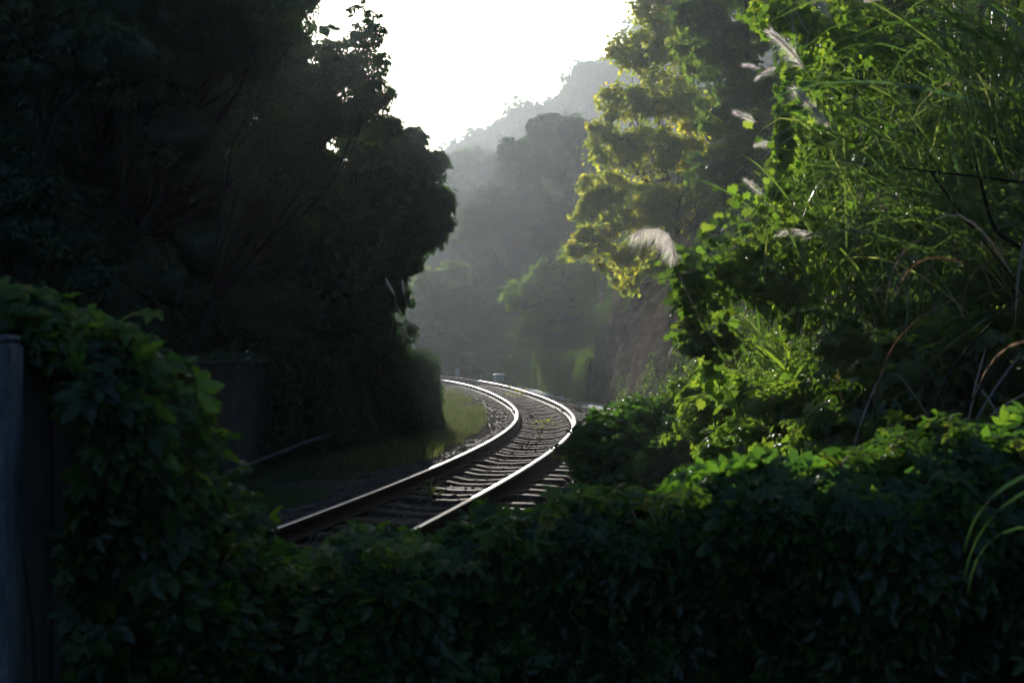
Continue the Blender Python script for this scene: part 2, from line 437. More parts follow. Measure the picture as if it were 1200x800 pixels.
# ballast bed: a crowned strip following the line
sel = slice(0, len(TS))
offs = np.array([2.1, 1.55, 1.15, .6, 0, -.6, -1.15, -1.55, -2.1]); zo = np.array([-.24, -.12, -.05, -.045, -.075, -.045, -.04, -.11, -.24])
bv = []
for o, z in zip(offs, zo):
    p = track_off(o, z); p[:, 2] += .018 * noise(p, 6, 3); bv.append(p)
bv = np.stack(bv, 1); m_, k_ = bv.shape[:2]
i = np.arange(m_ - 1)[:, None] * k_ + np.arange(k_ - 1)[None]
tag(link('ballast_bed', mesh_from('ballast_bed', bv.reshape(-1, 3), [np.stack([i, i + k_, i + k_ + 1, i + 1], -1).reshape(-1, 4)], ballast_m, smooth=True)), kind='structure')

# loose stones over the bed
def stones(name, P, s, mat):
    t = (1 + 5 ** .5) / 2
    V = np.array([(-1, t, 0), (1, t, 0), (-1, -t, 0), (1, -t, 0), (0, -1, t), (0, 1, t), (0, -1, -t), (0, 1, -t), (t, 0, -1), (t, 0, 1), (-t, 0, -1), (-t, 0, 1)], float) / 1.9
    T = np.array([(0, 11, 5), (0, 5, 1), (0, 1, 7), (0, 7, 10), (0, 10, 11), (1, 5, 9), (5, 11, 4), (11, 10, 2), (10, 7, 6), (7, 1, 8), (3, 9, 4), (3, 4, 2), (3, 2, 6), (3, 6, 8), (3, 8, 9), (4, 9, 5), (2, 4, 11), (6, 2, 10), (8, 6, 7), (9, 8, 1)])
    n = len(P); M = frames(rdir(n)); sc = s[:, None] * rng.uniform(.6, 1.2, (n, 3))
    W = np.einsum('nij,nkj->nki', M, V[None] * sc[:, None] * (1 + rng.uniform(-.25, .25, (n, 12, 1)))) + P[:, None]
    F_ = (T[None] + (np.arange(n) * 12)[:, None, None]).reshape(-1, 3)
    return link(name, mesh_from(name, W.reshape(-1, 3), [F_], mat))
ok = np.where((TY > 8) & (TY < 75))[0]
n = 20000
idx = rng.choice(ok, n, p=(1 / TY[ok] ** .5) / (1 / TY[ok] ** .5).sum()); jj = rng.random(n) * .25
o = rng.uniform(-2.0, 2.0, n); o = np.where(np.abs(np.abs(o) - GA) < .07, o + .16, o)
P = np.stack([TX[idx] + TN[idx, 0] * o + TN[idx, 1] * jj, TY[idx] + TN[idx, 1] * o - TN[idx, 0] * jj, np.interp(-o, -offs, zo) + .008], 1)
inside = np.abs(o) < 1.1
P[:, 2] += np.where(inside, .0, .01) + (rng.random(n) < .25) * .035 * inside
tag(stones('loose_ballast', P, rng.uniform(.014, .032, n), stone_m), 'loose dark brown ballast stones strewn along and between the curving rails', 'gravel', kind='stuff')

# ------------------------------------------------------------------ railway track
trk = thing('railway_track', 'single railway track with two bright polished rails bending left into the valley', 'railway track', (.64, 27.4, 0))
def rail_mesh(off, zt, s0, s1):
    prof_h = [(-.031, -.006), (-.024, 0), (.024, 0), (.031, -.006), (.033, -.038), (.009, -.052), (.009, -.12), (.06, -.135), (.06, -.148), (-.06, -.148), (-.06, -.135), (-.009, -.12), (-.009, -.052), (-.033, -.038)]
    m = (TS >= s0) & (TS <= s1); k = len(prof_h)
    V = np.stack([np.stack([TX[m] + TN[m, 0] * (off - a), TY[m] + TN[m, 1] * (off - a), np.full(m.sum(), zt + b)], 1) for a, b in prof_h], 1)
    nn = m.sum(); i = np.arange(nn - 1)[:, None] * k; j = np.arange(k)[None]; j2 = (j + 1) % k
    Q = np.stack([i + j, i + j2, i + k + j2, i + k + j], -1)
    return V, Q, k, nn
for off, zt in ((GA, RT), (-GA, RT + CANT)):
    V, Q, k, nn = rail_mesh(off, zt, -36, 105)
    me = mesh_from('rail', V.reshape(-1, 3), [Q.reshape(-1, 4)], rust_m)
    me.materials.append(steel_m)
    mi = np.zeros((nn - 1, k), dtype=np.int32); mi[:, 0:3] = 1
    me.polygons.foreach_set('material_index', mi.ravel()); me.update()
    ro = link('rail', me, trk)
    # fishplates bolted to both faces of the joints
    for sj in (-6.5, 6.0, 18.5, 31.0):
        b = MB(); q = np.argmin(abs(TS - sj)); c = np.array([TX[q] + TN[q, 0] * off, TY[q] + TN[q, 1] * off, zt - .085])
        for sd in (-1, 1):
            cc = c + np.array([TN[q, 0], TN[q, 1], 0]) * sd * .022
            b.box(cc, (.56, .022, .06), TT[q], .004)
            for e in (-.2, -.07, .07, .2):
                d = cc + np.array([math.cos(TT[q]), math.sin(TT[q]), 0]) * e + np.array([TN[q, 0], TN[q, 1], 0]) * sd * .02
                b.box(d, (.03, .025, .03), TT[q], .004)
        b.build('fishplate', rust_m, ro)
# sleepers: concrete, raised rail seats, dipping in the middle
def sleeper_mesh(seed):
    r2 = np.random.default_rng(seed)
    xs = np.array([-1.0, -.97, -.78, -.40, -.22, 0, .22, .40, .78, .97, 1.0]); top = np.array([-.03, -.012, .005, .007, -.035, -.045, -.035, .007, .005, -.012, -.03])
    V = []
    for x, t in zip(xs, top + r2.normal(size=11) * .002):
        wd = .115 if abs(x) > .3 else .10
        if abs(x) > .99: wd = .10
        V += [(x, -wd, -.15), (x, -wd * .98, t - .012), (x, -wd * .86, t), (x, wd * .86, t), (x, wd * .98, t - .012), (x, wd, -.15)]
    V = np.array(V); i = np.arange(10)[:, None] * 6; j = np.arange(5)[None]
    Q = np.stack([i + j, i + j + 1, i + j + 7, i + j + 6], -1).reshape(-1, 4)
    Q = np.vstack([Q, [(0, 5, 4, 1), (1, 4, 3, 2), (60, 61, 64, 65), (61, 62, 63, 64)]])
    return mesh_from('sleeper', V, [Q], sleeper_m)
sm = [sleeper_mesh(q) for q in range(4)]
b = MB()
b.box((0, 0, .022), (.05, .10, .02), 0, .004); b.tube([(0, .0, .02), (0, 0, .055)], .014, 6)
clip_me = b.build('rail_clip', rust_m); cm = clip_me.data; bpy.data.objects.remove(clip_me)
q0 = np.argmin(abs(TY - 7.5)); s = TS[q0]; ns = 0
while s < 49 and ns < 96:
    q = np.argmin(abs(TS - s))
    o_ = bpy.data.objects.new('sleeper', sm[ns % 4]); COL.objects.link(o_); o_.parent = trk
    o_.location = (TX[q] - .64, TY[q] - 27.4, .0 + CANT / 2 + random.uniform(-.004, .004)); o_.rotation_euler = (0, -CANT / 1.13 * 1.0, TT[q] - math.pi / 2 + random.uniform(-.02, .02))
    if 6 < s + 12 < 20:
        for cx_ in (-GA - .085, -GA + .085, GA - .085, GA + .085):
            c_ = bpy.data.objects.new('rail_clip', cm); COL.objects.link(c_); c_.parent = o_; c_.location = (cx_, 0, 0)
    s += .60 + random.uniform(-.03, .03); ns += 1

# concrete drain edge between the track and the rock
dr = MB(); m = (TY > 26) & (TY < 60) & (TS > 0)
p = track_off(-2.25, -.10)[m]; p[:, 2] += .01 * noise(p, 3, 2)
v = np.concatenate([p + np.array([TN[m, 0] * .2, TN[m, 1] * .2, 0 * TX[m]]).T, p - np.array([TN[m, 0] * .2, TN[m, 1] * .2, 0 * TX[m]]).T,
                    p - np.array([TN[m, 0] * .2, TN[m, 1] * .2, 0 * TX[m] + .2]).T, p + np.array([TN[m, 0] * .2, TN[m, 1] * .2, 0 * TX[m] - .2]).T])
kk = m.sum(); i = np.arange(kk - 1)
dr.add(v, np.vstack([np.stack([i + a * kk, i + 1 + a * kk, i + 1 + c * kk, i + c * kk], 1) for a, c in ((0, 1), (1, 2), (3, 0))]))
tag(dr.build('path', concrete), kind='structure')

# ------------------------------------------------------------------ right-hand rock cliff
def bank_pt(s):
    seg = np.linalg.norm(np.diff(BANK, axis=0), axis=1); cs = np.concatenate([[0], np.cumsum(seg)])
    x = np.interp(s, cs, BANK[:, 0]); y = np.interp(s, cs, BANK[:, 1])
    e = .5; tx = np.interp(s + e, cs, BANK[:, 0]) - np.interp(s - e, cs, BANK[:, 0]); ty = np.interp(s + e, cs, BANK[:, 1]) - np.interp(s - e, cs, BANK[:, 1])
    l = np.hypot(tx, ty); return x, y, ty / l, -tx / l       # point and the normal pointing right
s = np.arange(70, 113.01, .14); h = np.concatenate([np.linspace(-.3, 7.5, 62)])
x, y, nx_, ny_ = bank_pt(s)
SS, HH = np.meshgrid(s, h)
base = np.stack([x[None] + 0 * HH, y[None] + 0 * HH, HH], -1)
up = .10 + .33 * np.maximum(HH, 0) + .05 * np.maximum(HH - 2, 0) ** 1.3
q3 = np.stack([SS * 1.0, HH * .75, SS * 0], -1)
dis = .20 * noise(np.stack([SS, HH * 1.1, 0 * SS], -1), .42, 2, 3) + .008 * noise(np.stack([SS * .6, HH * 3, 0 * SS], -1), 2, 2, 5)
off = up - dis
base[..., 0] += nx_[None] * off; base[..., 1] += ny_[None] * off
i = np.arange(len(h) - 1)[:, None] * len(s) + np.arange(len(s) - 1)[None]
cl = link('rock_cliff', mesh_from('rock_cliff', base.reshape(-1, 3), [np.stack([i, i + 1, i + len(s) + 1, i + len(s)], -1).reshape(-1, 4)], rock, smooth=True))
tag(cl, kind='structure')

# ------------------------------------------------------------------ far hills with their woods
def wood(name, label, ridge, Y, depth, n, leafsize, lm, rad=(2.2, 4.0), foot=-2, cat='wood'):
    """a wooded slope: crowns spread under a ridge line given by heights at distance Y, spreading toward the viewer"""
    rx = np.array([at(a, b_, Y) for a, b_ in ridge]); m = n // 260
    X = rng.uniform(rx[0, 0], rx[-1, 0], m); top = np.interp(X, rx[:, 0], rx[:, 2])
    u = rng.random(m) ** 1.3                       # 0 at the ridge, 1 at the foot
    Z = top - u * (top - foot) ; Yc = Y - u * depth
    # keep the apparent outline: nearer ones lower
    rr = rng.uniform(*rad, m)
    Z = Z - rr * .8
    ci = rng.integers(0, m, n); d = rdir(n); d[:, 2] = np.abs(d[:, 2]) * 1.1 - .25
    sh = 1 + .25 * noise(d * 3 + ci[:, None], 1.2, 2)
    P = np.stack([X, Yc, Z], 1)[ci] + d * (rr[ci] * sh)[:, None] * np.array([1, 1, .85]) * rng.uniform(.72, .98, n)[:, None]
    CR = np.stack([rr, rr, rr * .85], 1) * .72
    o = leaves_on_cores(name, P, d + rng.normal(size=(n, 3)) * .5, leafsize, 'round', lm, np.stack([X, Yc, Z], 1), CR, None, rng.random(m)[ci] * .8 + .2 * rng.random(n))
    tag(o, label, cat, kind='stuff')
    # the slope under the trees
    u = np.linspace(0, 1.05, 14)[:, None]; xx = np.linspace(rx[0, 0], rx[-1, 0], 50)[None]; tp = np.interp(xx, rx[:, 0], rx[:, 2]) - rad[1]
    V = np.stack([xx + 0 * u, Y + 1.5 - u * depth + 0 * xx, tp - u * (tp - foot + 1)], -1); V[..., 2] += noise(V, .2, 3) * .6
    i = np.arange(13)[:, None] * 50 + np.arange(49)[None]
    tag(link('hill', mesh_from('hill', V.reshape(-1, 3), [np.stack([i, i + 50, i + 51, i + 1], -1).reshape(-1, 4)], soil, smooth=True)), kind='structure')
wood('ridge_wood', 'palest hazy wood climbing to the right along the distant ridge', [(440, 205), (485, 196), (515, 184), (545, 163), (575, 143), (605, 120), (640, 112), (668, 100), (690, 68), (722, 50), (750, 36), (790, -10), (860, -90)], 225, 60, 130000, .95, G['far'], (2.4, 5.2), 10)
wood('valley_wood', 'grey green wooded spur just left of the tall spreading trees in the haze', [(440, 225), (480, 205), (520, 180), (545, 164), (572, 170), (600, 190), (640, 215), (720, 250)], 140, 40, 70000, .62, G['far'], (1.8, 3.6), 3)
wood('slope_scrub', 'tangled shrubs covering the hazy slope behind the far creeper wall', [(380, 330), (450, 318), (500, 298), (540, 285), (590, 275), (640, 262), (700, 250), (760, 240), (820, 230)], 105, 26, 60000, .38, G['far'], (1.2, 2.4), 1.2, cat='shrubs')

# the two grey spreading trees in the haze
def lobes(Y, L, dy=1.0):
    out = []
    for a, b_, r in L:
        r3 = r / F * Y
        out.append((at(a, b_, Y + (rng.uniform(-1, 1) * r3 * .6 * dy)), (r3, r3 * dy, r3 * .72)))
    return out
make_tree('broadleaf_tree', 'tall grey green tree with domed crown, highest of those in the haze', 'tree', (4.2, 92, ground_at(4.2, 92)),
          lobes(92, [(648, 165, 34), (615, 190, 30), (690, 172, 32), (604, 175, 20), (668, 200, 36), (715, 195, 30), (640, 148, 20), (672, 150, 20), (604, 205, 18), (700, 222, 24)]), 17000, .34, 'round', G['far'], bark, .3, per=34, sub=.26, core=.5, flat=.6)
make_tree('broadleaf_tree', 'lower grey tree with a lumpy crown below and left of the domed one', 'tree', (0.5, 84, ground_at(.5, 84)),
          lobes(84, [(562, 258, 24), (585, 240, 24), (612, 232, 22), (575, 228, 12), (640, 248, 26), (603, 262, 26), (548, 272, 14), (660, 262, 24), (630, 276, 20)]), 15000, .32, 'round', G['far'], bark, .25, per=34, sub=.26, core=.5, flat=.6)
make_tree('roundleaf_tree', 'green tree with sunlit left fringe standing above the far creeper wall', 'tree', (2.6, 62, ground_at(2.6, 62)),
          lobes(60, [(610, 345, 22), (640, 335, 30), (670, 350, 32), (700, 330, 36), (622, 368, 16), (650, 370, 22), (690, 375, 26), (645, 312, 18), (675, 305, 24), (596, 350, 12), (720, 365, 26)]), 7500, .18, 'round', G['vine'], bark, .12, per=20, sub=.34, flat=.7)
make_tree('roundleaf_tree', 'pale green bush at the left foot of the hazy slope', 'bush', (-6.5, 86, ground_at(-6.5, 86)),
          lobes(84, [(505, 330, 22), (530, 322, 20), (490, 350, 24), (520, 350, 24), (545, 345, 20), (500, 375, 22), (530, 378, 24), (560, 370, 22), (555, 390, 20), (585, 388, 22)]), 10000, .28, 'round', G['bank'], bark, .15, per=30, sub=.3, core=.4)

# far retaining wall and its creeper
wl = MB(); s = np.arange(112, 168, .5); x, y, nx_, ny_ = bank_pt(s)
def wall_strip(s0, s1, h, thick, setb, step=.5):
    s = np.arange(s0, s1, step); x, y, a, b_ = bank_pt(s); k = len(s); V = []
    for o_, z in ((setb, -.4), (setb + .08 * h, h), (setb + .08 * h + thick, h), (setb + thick, -.4)):
        V.append(np.stack([x + a * o_, y + b_ * o_, np.full(k, z)], 1))
    V = np.concatenate(V); i = np.arange(k - 1)
    Q = np.vstack([np.stack([i + c * k, i + 1 + c * k, i + 1 + (c + 1) * k, i + (c + 1) * k], 1) for c in range(3)])
    return V, Q
V, Q = wall_strip(106, 172, 1.25, .3, -.30); wl.add(V, Q)
tag(wl.build('retaining_wall', concrete), 'low concrete retaining wall, almost hidden, under the far hanging creeper', 'wall')
def cover_bank(s0, s1, h0, h1, setb, lean, n, size, kind, mat, name, label, cat, thick=.25, kindp=None, topf=None, lower=.0, tip=1.5):
    s = rng.uniform(s0, s1, n); x, y, a, b_ = bank_pt(s)
    hh = h0 + rng.uniform(-.15, h1, n) ; 
    lump = noise(np.stack([s, hh * .6, 0 * s], 1), 1.1, 3, 4)
    if topf is not None: hh = hh * topf(s)
    o_ = setb + lean * hh - thick * (rng.random(n) ** .7) - .12 * lump
    P = np.stack([x + a * o_, y + b_ * o_, hh + .05 * lump], 1)
    N = np.stack([-a, -b_, np.full(n, .5)], 1) + rng.normal(size=(n, 3)) * .45
    return leaves(name, P, N, size, kind, mat, None, tip)
def sil(s): return .93 + .10 * noise(np.stack([s, 0 * s, 0 * s], 1), .8, 2, 6)
o = cover_bank(103, 172, 0, 1.66, -.36, .08, 60000, .10, 'oval', G['bank'], 'hanging_creeper', '', '', .3, topf=sil, tip=4)
tag(o, 'curtain of hanging green creeper over the far low wall along the outside of the bend', 'creeper')

for px, Y, lab in ((540, 92, 'leafy shrub on the far wall above the marker post'), (610, 78, 'dark shrub right above the squat blue cabinet'), (660, 66, 'dark shrub over the bend where the creeper wall rises'), (705, 56, 'dark shrub in the corner between creeper wall and cliff')):
    L = [(px + rng.uniform(-42, 42), rng.uniform(372, 412), rng.uniform(16, 28)) for q in range(12)]
    bx = (px - 600) / F * Y
    make_tree('shrub', lab, 'shrub', (bx, Y, ground_at(bx, Y) - .1), lobes(Y, L), 14000, .13, 'oval', G['mid'], bark, .06, sub=.34, twigs=10)
# small railway boxes at the far lineside
bluew = surf_mat('pale_blue_paint', (.30, .42, .52), (.52, .62, .70), 6, .6, .1)
t = thing('lineside_cabinet', 'squat pale blue cabinet beside the far end of the outer rail', 'cabinet', at(585, 441, 56.5))
c = at(585, 435, 56.5); mb = MB(); mb.box(c + [0, 0, -.30], (.38, .3, .26), .2, .02); mb.build('body', bluew, t)
mb = MB(); mb.box(c + [0, 0, -.14], (.44, .38, .06), .2, .015); mb.build('lid', bluew, t)
mb = MB(); mb.box(c + [-.1, .02, -.6], (.05, .05, .5), .2, .005); mb.box(c + [.1, .02, -.6], (.05, .05, .5), .2, .005); mb.build('leg', concrete, t)
t = thing('marker_post', 'small white marker post behind the farthest visible stretch of rail', 'marker post', at(536, 444, 68))
c = at(536, 438, 68); mb = MB(); mb.box(c + [0, 0, -.35], (.16, .10, 1.3), .1, .02); mb.build('post', bluew, t)
mb = MB(); mb.box(c + [0, -.06, .12], (.22, .03, .26), .1, .01); mb.build('plate', surf_mat('white_paint', (.6, .65, .7), (.75, .78, .8), 5, .5, 0), t)

# ------------------------------------------------------------------ right-hand trees on the cliff
def on_ground(px, Y, dy=0):
    X = (px - 600) / F * Y; return (X, Y, ground_at(X, Y) - .1)
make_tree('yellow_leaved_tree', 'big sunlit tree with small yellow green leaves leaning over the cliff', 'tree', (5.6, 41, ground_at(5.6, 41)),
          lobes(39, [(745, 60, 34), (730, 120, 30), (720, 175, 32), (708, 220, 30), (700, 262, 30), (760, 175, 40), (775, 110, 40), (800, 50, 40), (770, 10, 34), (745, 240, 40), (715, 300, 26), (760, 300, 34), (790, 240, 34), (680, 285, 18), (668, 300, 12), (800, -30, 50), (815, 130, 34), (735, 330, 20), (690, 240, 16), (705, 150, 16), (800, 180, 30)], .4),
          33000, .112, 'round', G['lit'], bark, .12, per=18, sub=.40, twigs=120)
make_tree('dark_leaved_tree', 'plain green tree filling in right behind the yellow leaved one', 'tree', (7.5, 50, ground_at(7.5, 50)),
          lobes(50, [(830, -10, 40), (845, 60, 44), (835, 130, 40), (830, 200, 44), (815, 270, 44), (780, 330, 44), (745, 350, 34), (860, 280, 50), (730, 372, 30)]), 14000, .2, 'round', G['mid'], bark, .16, per=30, sub=.34, twigs=30, core=.6)
make_tree('dark_leaved_tree', 'dark green tree between the yellow tree and the hanging vine', 'tree', (6.6, 29, ground_at(6.6, 29)),
          lobes(28, [(860, 40, 46), (890, 100, 40), (850, 130, 36), (840, 200, 36), (875, 180, 40), (900, 240, 40), (850, 250, 34), (910, 20, 40), (880, -30, 50), (835, 290, 26), (930, 160, 50), (960, 80, 50), (940, 0, 50), (830, 60, 40), (900, 300, 40), (870, 330, 30), (960, 200, 60), (980, 300, 60), (1000, 20, 60), (820, 10, 40)]),
          16000, .13, 'round', G['bank'], bark, .14, per=26, sub=.34, twigs=80, core=.42)
make_tree('dark_leaved_tree', 'shadowed tree rising out of the top right corner behind the tall grass', 'tree', (7.8, 20, ground_at(7.8, 20)),
          lobes(18, [(1000, 60, 70), (1060, 10, 80), (1120, 80, 80), (1180, 0, 80), (1020, 150, 60), (1180, 150, 80), (1090, 180, 70), (1240, 60, 80), (1150, 260, 70), (1040, 250, 60)]),
          40000, .09, 'oval', G['dark'], bark, .15, sub=.3, twigs=60, core=.6)

# creeper on the cliff: lower curtain, leaving the bare rock showing
def cliff_cover(name, label, cat, cells, n, size, kind, mat, tip=1.5, thick=.35, kindp=None):
    """cells: (px, py, r_px, Y): leaves gathered in patches against the rock"""
    m = len(cells); w_ = np.array([c[2] ** 2 for c in cells], float); w_ /= w_.sum()
    ci = rng.choice(m, n, p=w_); C = np.array([at(c[0], c[1], c[3]) for c in cells]); r = np.array([c[2] / F * c[3] for c in cells])
    d = rdir(n) * (rng.random(n) ** .45)[:, None]
    P = C[ci] + d * r[ci][:, None] * np.array([1, 1.3, 1])
    P += noise(P * 6, 1, 2)[:, None] * d * .06
    N = d * .6 + np.array([-.4, -.5, .6]) + rng.normal(size=(n, 3)) * .5
    o = leaves(name, P, N, size, kind, mat, None, tip)
    return tag(o, label, cat, kind=kindp)

# ------------------------------------------------------------------ left trees
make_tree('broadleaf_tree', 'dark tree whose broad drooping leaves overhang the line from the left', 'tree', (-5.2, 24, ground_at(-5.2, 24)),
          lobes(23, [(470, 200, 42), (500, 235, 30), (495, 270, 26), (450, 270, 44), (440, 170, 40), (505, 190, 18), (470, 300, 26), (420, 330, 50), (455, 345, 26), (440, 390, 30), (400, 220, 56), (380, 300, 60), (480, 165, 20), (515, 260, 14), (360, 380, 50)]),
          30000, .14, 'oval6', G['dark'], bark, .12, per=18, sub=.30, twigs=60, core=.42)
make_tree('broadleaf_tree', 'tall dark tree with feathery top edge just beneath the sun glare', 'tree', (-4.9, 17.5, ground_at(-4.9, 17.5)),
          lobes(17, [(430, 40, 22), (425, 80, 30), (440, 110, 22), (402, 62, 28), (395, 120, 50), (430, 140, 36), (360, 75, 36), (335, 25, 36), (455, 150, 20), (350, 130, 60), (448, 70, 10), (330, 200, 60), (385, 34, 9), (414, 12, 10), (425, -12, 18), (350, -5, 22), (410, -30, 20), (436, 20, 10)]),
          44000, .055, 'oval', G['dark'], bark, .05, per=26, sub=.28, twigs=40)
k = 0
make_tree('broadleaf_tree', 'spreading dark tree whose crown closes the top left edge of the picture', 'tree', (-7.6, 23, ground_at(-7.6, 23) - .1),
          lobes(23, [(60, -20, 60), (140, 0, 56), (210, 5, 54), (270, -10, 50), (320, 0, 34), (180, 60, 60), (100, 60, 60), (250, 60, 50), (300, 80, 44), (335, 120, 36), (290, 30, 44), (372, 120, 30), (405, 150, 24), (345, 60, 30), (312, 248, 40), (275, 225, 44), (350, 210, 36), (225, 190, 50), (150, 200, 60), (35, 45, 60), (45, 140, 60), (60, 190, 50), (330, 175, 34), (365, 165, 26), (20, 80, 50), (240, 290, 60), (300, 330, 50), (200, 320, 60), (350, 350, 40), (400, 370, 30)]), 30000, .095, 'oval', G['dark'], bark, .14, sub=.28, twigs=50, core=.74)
for (px, Y, hz, rad, lab) in ((285, 27, -10, 74, 'dark tree to the left of the sun, reaching past the top of the picture'),
                              (215, 24, 60, 95, 'black green tree with sparse glinting leaves left of centre'),
                              (120, 21, 90, 95, 'dense dark tree rising behind the ivy covered corner of fence'),
                              (20, 18, 60, 95, 'dark tree against the left border above the concrete post'),
                              (150, 34, -60, 120, 'tallest dark tree on the left hillside, far back'),
                              (-60, 26, -40, 120, 'dark tree half cut off by the left border')):
    L = []
    for q in range(20):
        a = rng.uniform(-1.25, 1.25); L.append((px + a * rad, hz + rng.uniform(-140, 330), rad * rng.uniform(.45, .75)))
    bx = (px - 600) / F * Y
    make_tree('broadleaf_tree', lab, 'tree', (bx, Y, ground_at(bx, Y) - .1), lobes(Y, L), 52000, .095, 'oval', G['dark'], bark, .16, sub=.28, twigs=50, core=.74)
    k += 1
for px, Y, y0, y1, rad, lab in ((330, 44, 60, 400, 60, 'dark tree seen through the gap under the tree beneath the sun'), (250, 48, 90, 400, 70, 'far dark tree in the depth of the left wood, left of its twin'),
                              (400, 40, 190, 400, 44, 'dark round tree behind the drooping broad leaves'), (170, 50, 60, 400, 80, 'far dark tree on the left slope between two nearer trunks'), (60, 46, 60, 400, 80, 'far dark tree behind the left border trees')):
    L = [(px + rng.uniform(-1, 1) * rad * .8, rng.uniform(y0 + rad * .5, y1), rad * rng.uniform(.45, .7)) for q in range(18)]
    bx = (px - 600) / F * Y
    make_tree('broadleaf_tree', lab, 'tree', (bx, Y, ground_at(bx, Y) - .1), lobes(Y, L), 16000, .22, 'oval', G['dark'], bark, .2, sub=.32, twigs=20, core=.7)
# low understorey behind the left wall
def pack(name, label, cat, L, Y, n, size, kind, mat, tip=None, kindp=None, stem=True, group=None, bk=None, sub=.4):
    lb = lobes(Y, L) if Y else [(at(a, b_, y_), (r / F * y_,) * 3) for a, b_, r, y_ in L]
    base = lb[0][0].copy(); base[2] = ground_at(base[0], base[1])
    t = thing(name, label, cat, base, group)
    P, N, cc = crown_points(lb, n, sub, per=22)
    leaves('foliage', P, N, size, kind, mat, t, tip, CLUMP[0])
    if stem:
        mb = MB()
        for c in cc[rng.choice(len(cc), min(26, len(cc)), replace=False)]:
            mb.tube(limb_path(base + rng.normal(size=3) * .05, c, .1, 6), np.linspace(.012, .004, 6), 4)
        mb.build('stem', bk or bark, t)
    return t
pack('shrub', 'dark shrub filling the gap under the left trees above the metal fence', 'shrub', [(250, 360, 40), (300, 370, 40), (200, 370, 40), (150, 380, 40), (340, 360, 40), (270, 400, 24), (210, 410, 22), (235, 412, 26), (262, 410, 26), (300, 408, 28), (340, 405, 28)], 21, 14000, .08, 'oval', G['dark'])
pack('shrub', 'dark shrub behind the creeper covered left wall', 'shrub', [(400, 380, 34), (440, 385, 26), (360, 380, 34), (470, 390, 18), (330, 400, 30), (400, 405, 30), (430, 405, 26), (370, 408, 30)], 25, 10000, .08, 'oval', G['dark'])

# ------------------------------------------------------------------ left wall: creeper covered, metal fence, pipe
WL = np.array([(-1.80, 30.2), (-2.1, 28.5), (-2.75, 25.0), (-3.3, 22.0), (-4.0, 18.6), (-4.8, 15.4), (-5.6, 12.0)], float)
def poly(L, s):
    seg = np.linalg.norm(np.diff(L, axis=0), axis=1); cs = np.concatenate([[0], np.cumsum(seg)])
    return np.stack([np.interp(s, cs, L[:, 0]), np.interp(s, cs, L[:, 1])], -1), cs[-1]
_, LL = poly(WL, 0)
s = np.linspace(0, 9.5, 30); p, _ = poly(WL, s)
mb = MB(); kk = len(s); V = np.concatenate([np.c_[p + [-.0, 0], np.full(kk, -.3)], np.c_[p, np.full(kk, 1.35)], np.c_[p + [-.25, 0], np.full(kk, 1.35)], np.c_[p + [-.25, 0], np.full(kk, -.3)]])
i = np.arange(kk - 1); Q = np.vstack([np.stack([i + c * kk, i + (c + 1) * kk, i + 1 + (c + 1) * kk, i + 1 + c * kk], 1) for c in range(3)] + [[(0, 3 * kk, 2 * kk, kk)]])
mb.add(V, Q); tag(mb.build('retaining_wall', concrete), 'dark wall swallowed by creeper on the inner side of the bend', 'wall')
n = 40000; s = rng.uniform(-.25, 10.0, n) ; p, _ = poly(WL, np.clip(s, 0, 99)); hgt = rng.uniform(-.2, 1, n) ** 1.0 * (1.58 + .22 * noise(np.c_[s, s * 0, s * 0], 1.4, 3))
hgt = hgt * (1 - .75 * np.clip((.9 - s + .25 * rng.normal(size=n)) / 1.3, 0, 1) ** 1.5); lump = noise(np.c_[s, hgt, 0 * s], 1.6, 3, 8)
P = np.c_[p[:, 0] + .08 + .15 * lump + rng.uniform(-.12, .22, n) + .12 * (1 - hgt / 1.7), p[:, 1] - np.minimum(s, 0) + .0 * s, hgt]
N = np.array([.8, -.5, .5]) + rng.normal(size=(n, 3)) * .5
o = leaves('hanging_creeper', P, N, .085, 'oval6', G['dark'], None, 3)
tag(o, 'dark creeper hanging over the left wall down to the grassy verge', 'creeper')
# metal fence
fe = thing('metal_fence', 'dark sheet metal fence in the shade with slim posts and a top rail', 'fence', (-4.3, 17.5, 0))
s0 = 9.6; ribs = MB(); s = np.arange(s0, LL, .08); p, _ = poly(WL, s); kk = len(s); zz = .015 * np.sign(np.sin(np.arange(kk) * .9))
V = np.concatenate([np.c_[p[:, 0] + zz, p[:, 1], np.full(kk, -.25)], np.c_[p[:, 0] + zz, p[:, 1], np.full(kk, 1.32)]]); i = np.arange(kk - 1)
ribs.add(V, np.stack([i, i + 1, i + 1 + kk, i + kk], 1)); ribs.build('panel', sheet_m, fe)
for q in np.arange(s0 + .1, LL, 1.35):
    p, _ = poly(WL, np.array([q])); mb = MB(); mb.box((p[0, 0] + .06, p[0, 1], .58), (.05, .05, 1.75), .25, .006); mb.build('post', sheet_m, fe)
p, _ = poly(WL, np.linspace(s0, LL, 20)); mb = MB(); mb.tube(np.c_[p[:, 0] + .10, p[:, 1], np.full(20, 1.36)], .028, 8); mb.build('top_rail', sheet_m, fe, smooth=True)
p, _ = poly(WL, np.linspace(6.0, LL, 40)); mb = MB(); pz = np.interp(np.linspace(6, LL, 40), [6, 9, 11, 13, 18], [.28, .16, .02, -.10, -.16])
mb.tube(np.c_[p[:, 0] + .42, p[:, 1], pz], .035, 8)
tag(mb.build('pipe', sheet_m, smooth=True), 'grey pipe snaking along the foot of the dark metal fence', 'pipe')
o = None
n = 5000; s = rng.uniform(9.5, LL, n); p, _ = poly(WL, s); k_ = noise(np.c_[s * 1.3, 0 * s, 0 * s], 1.5, 2, 3)
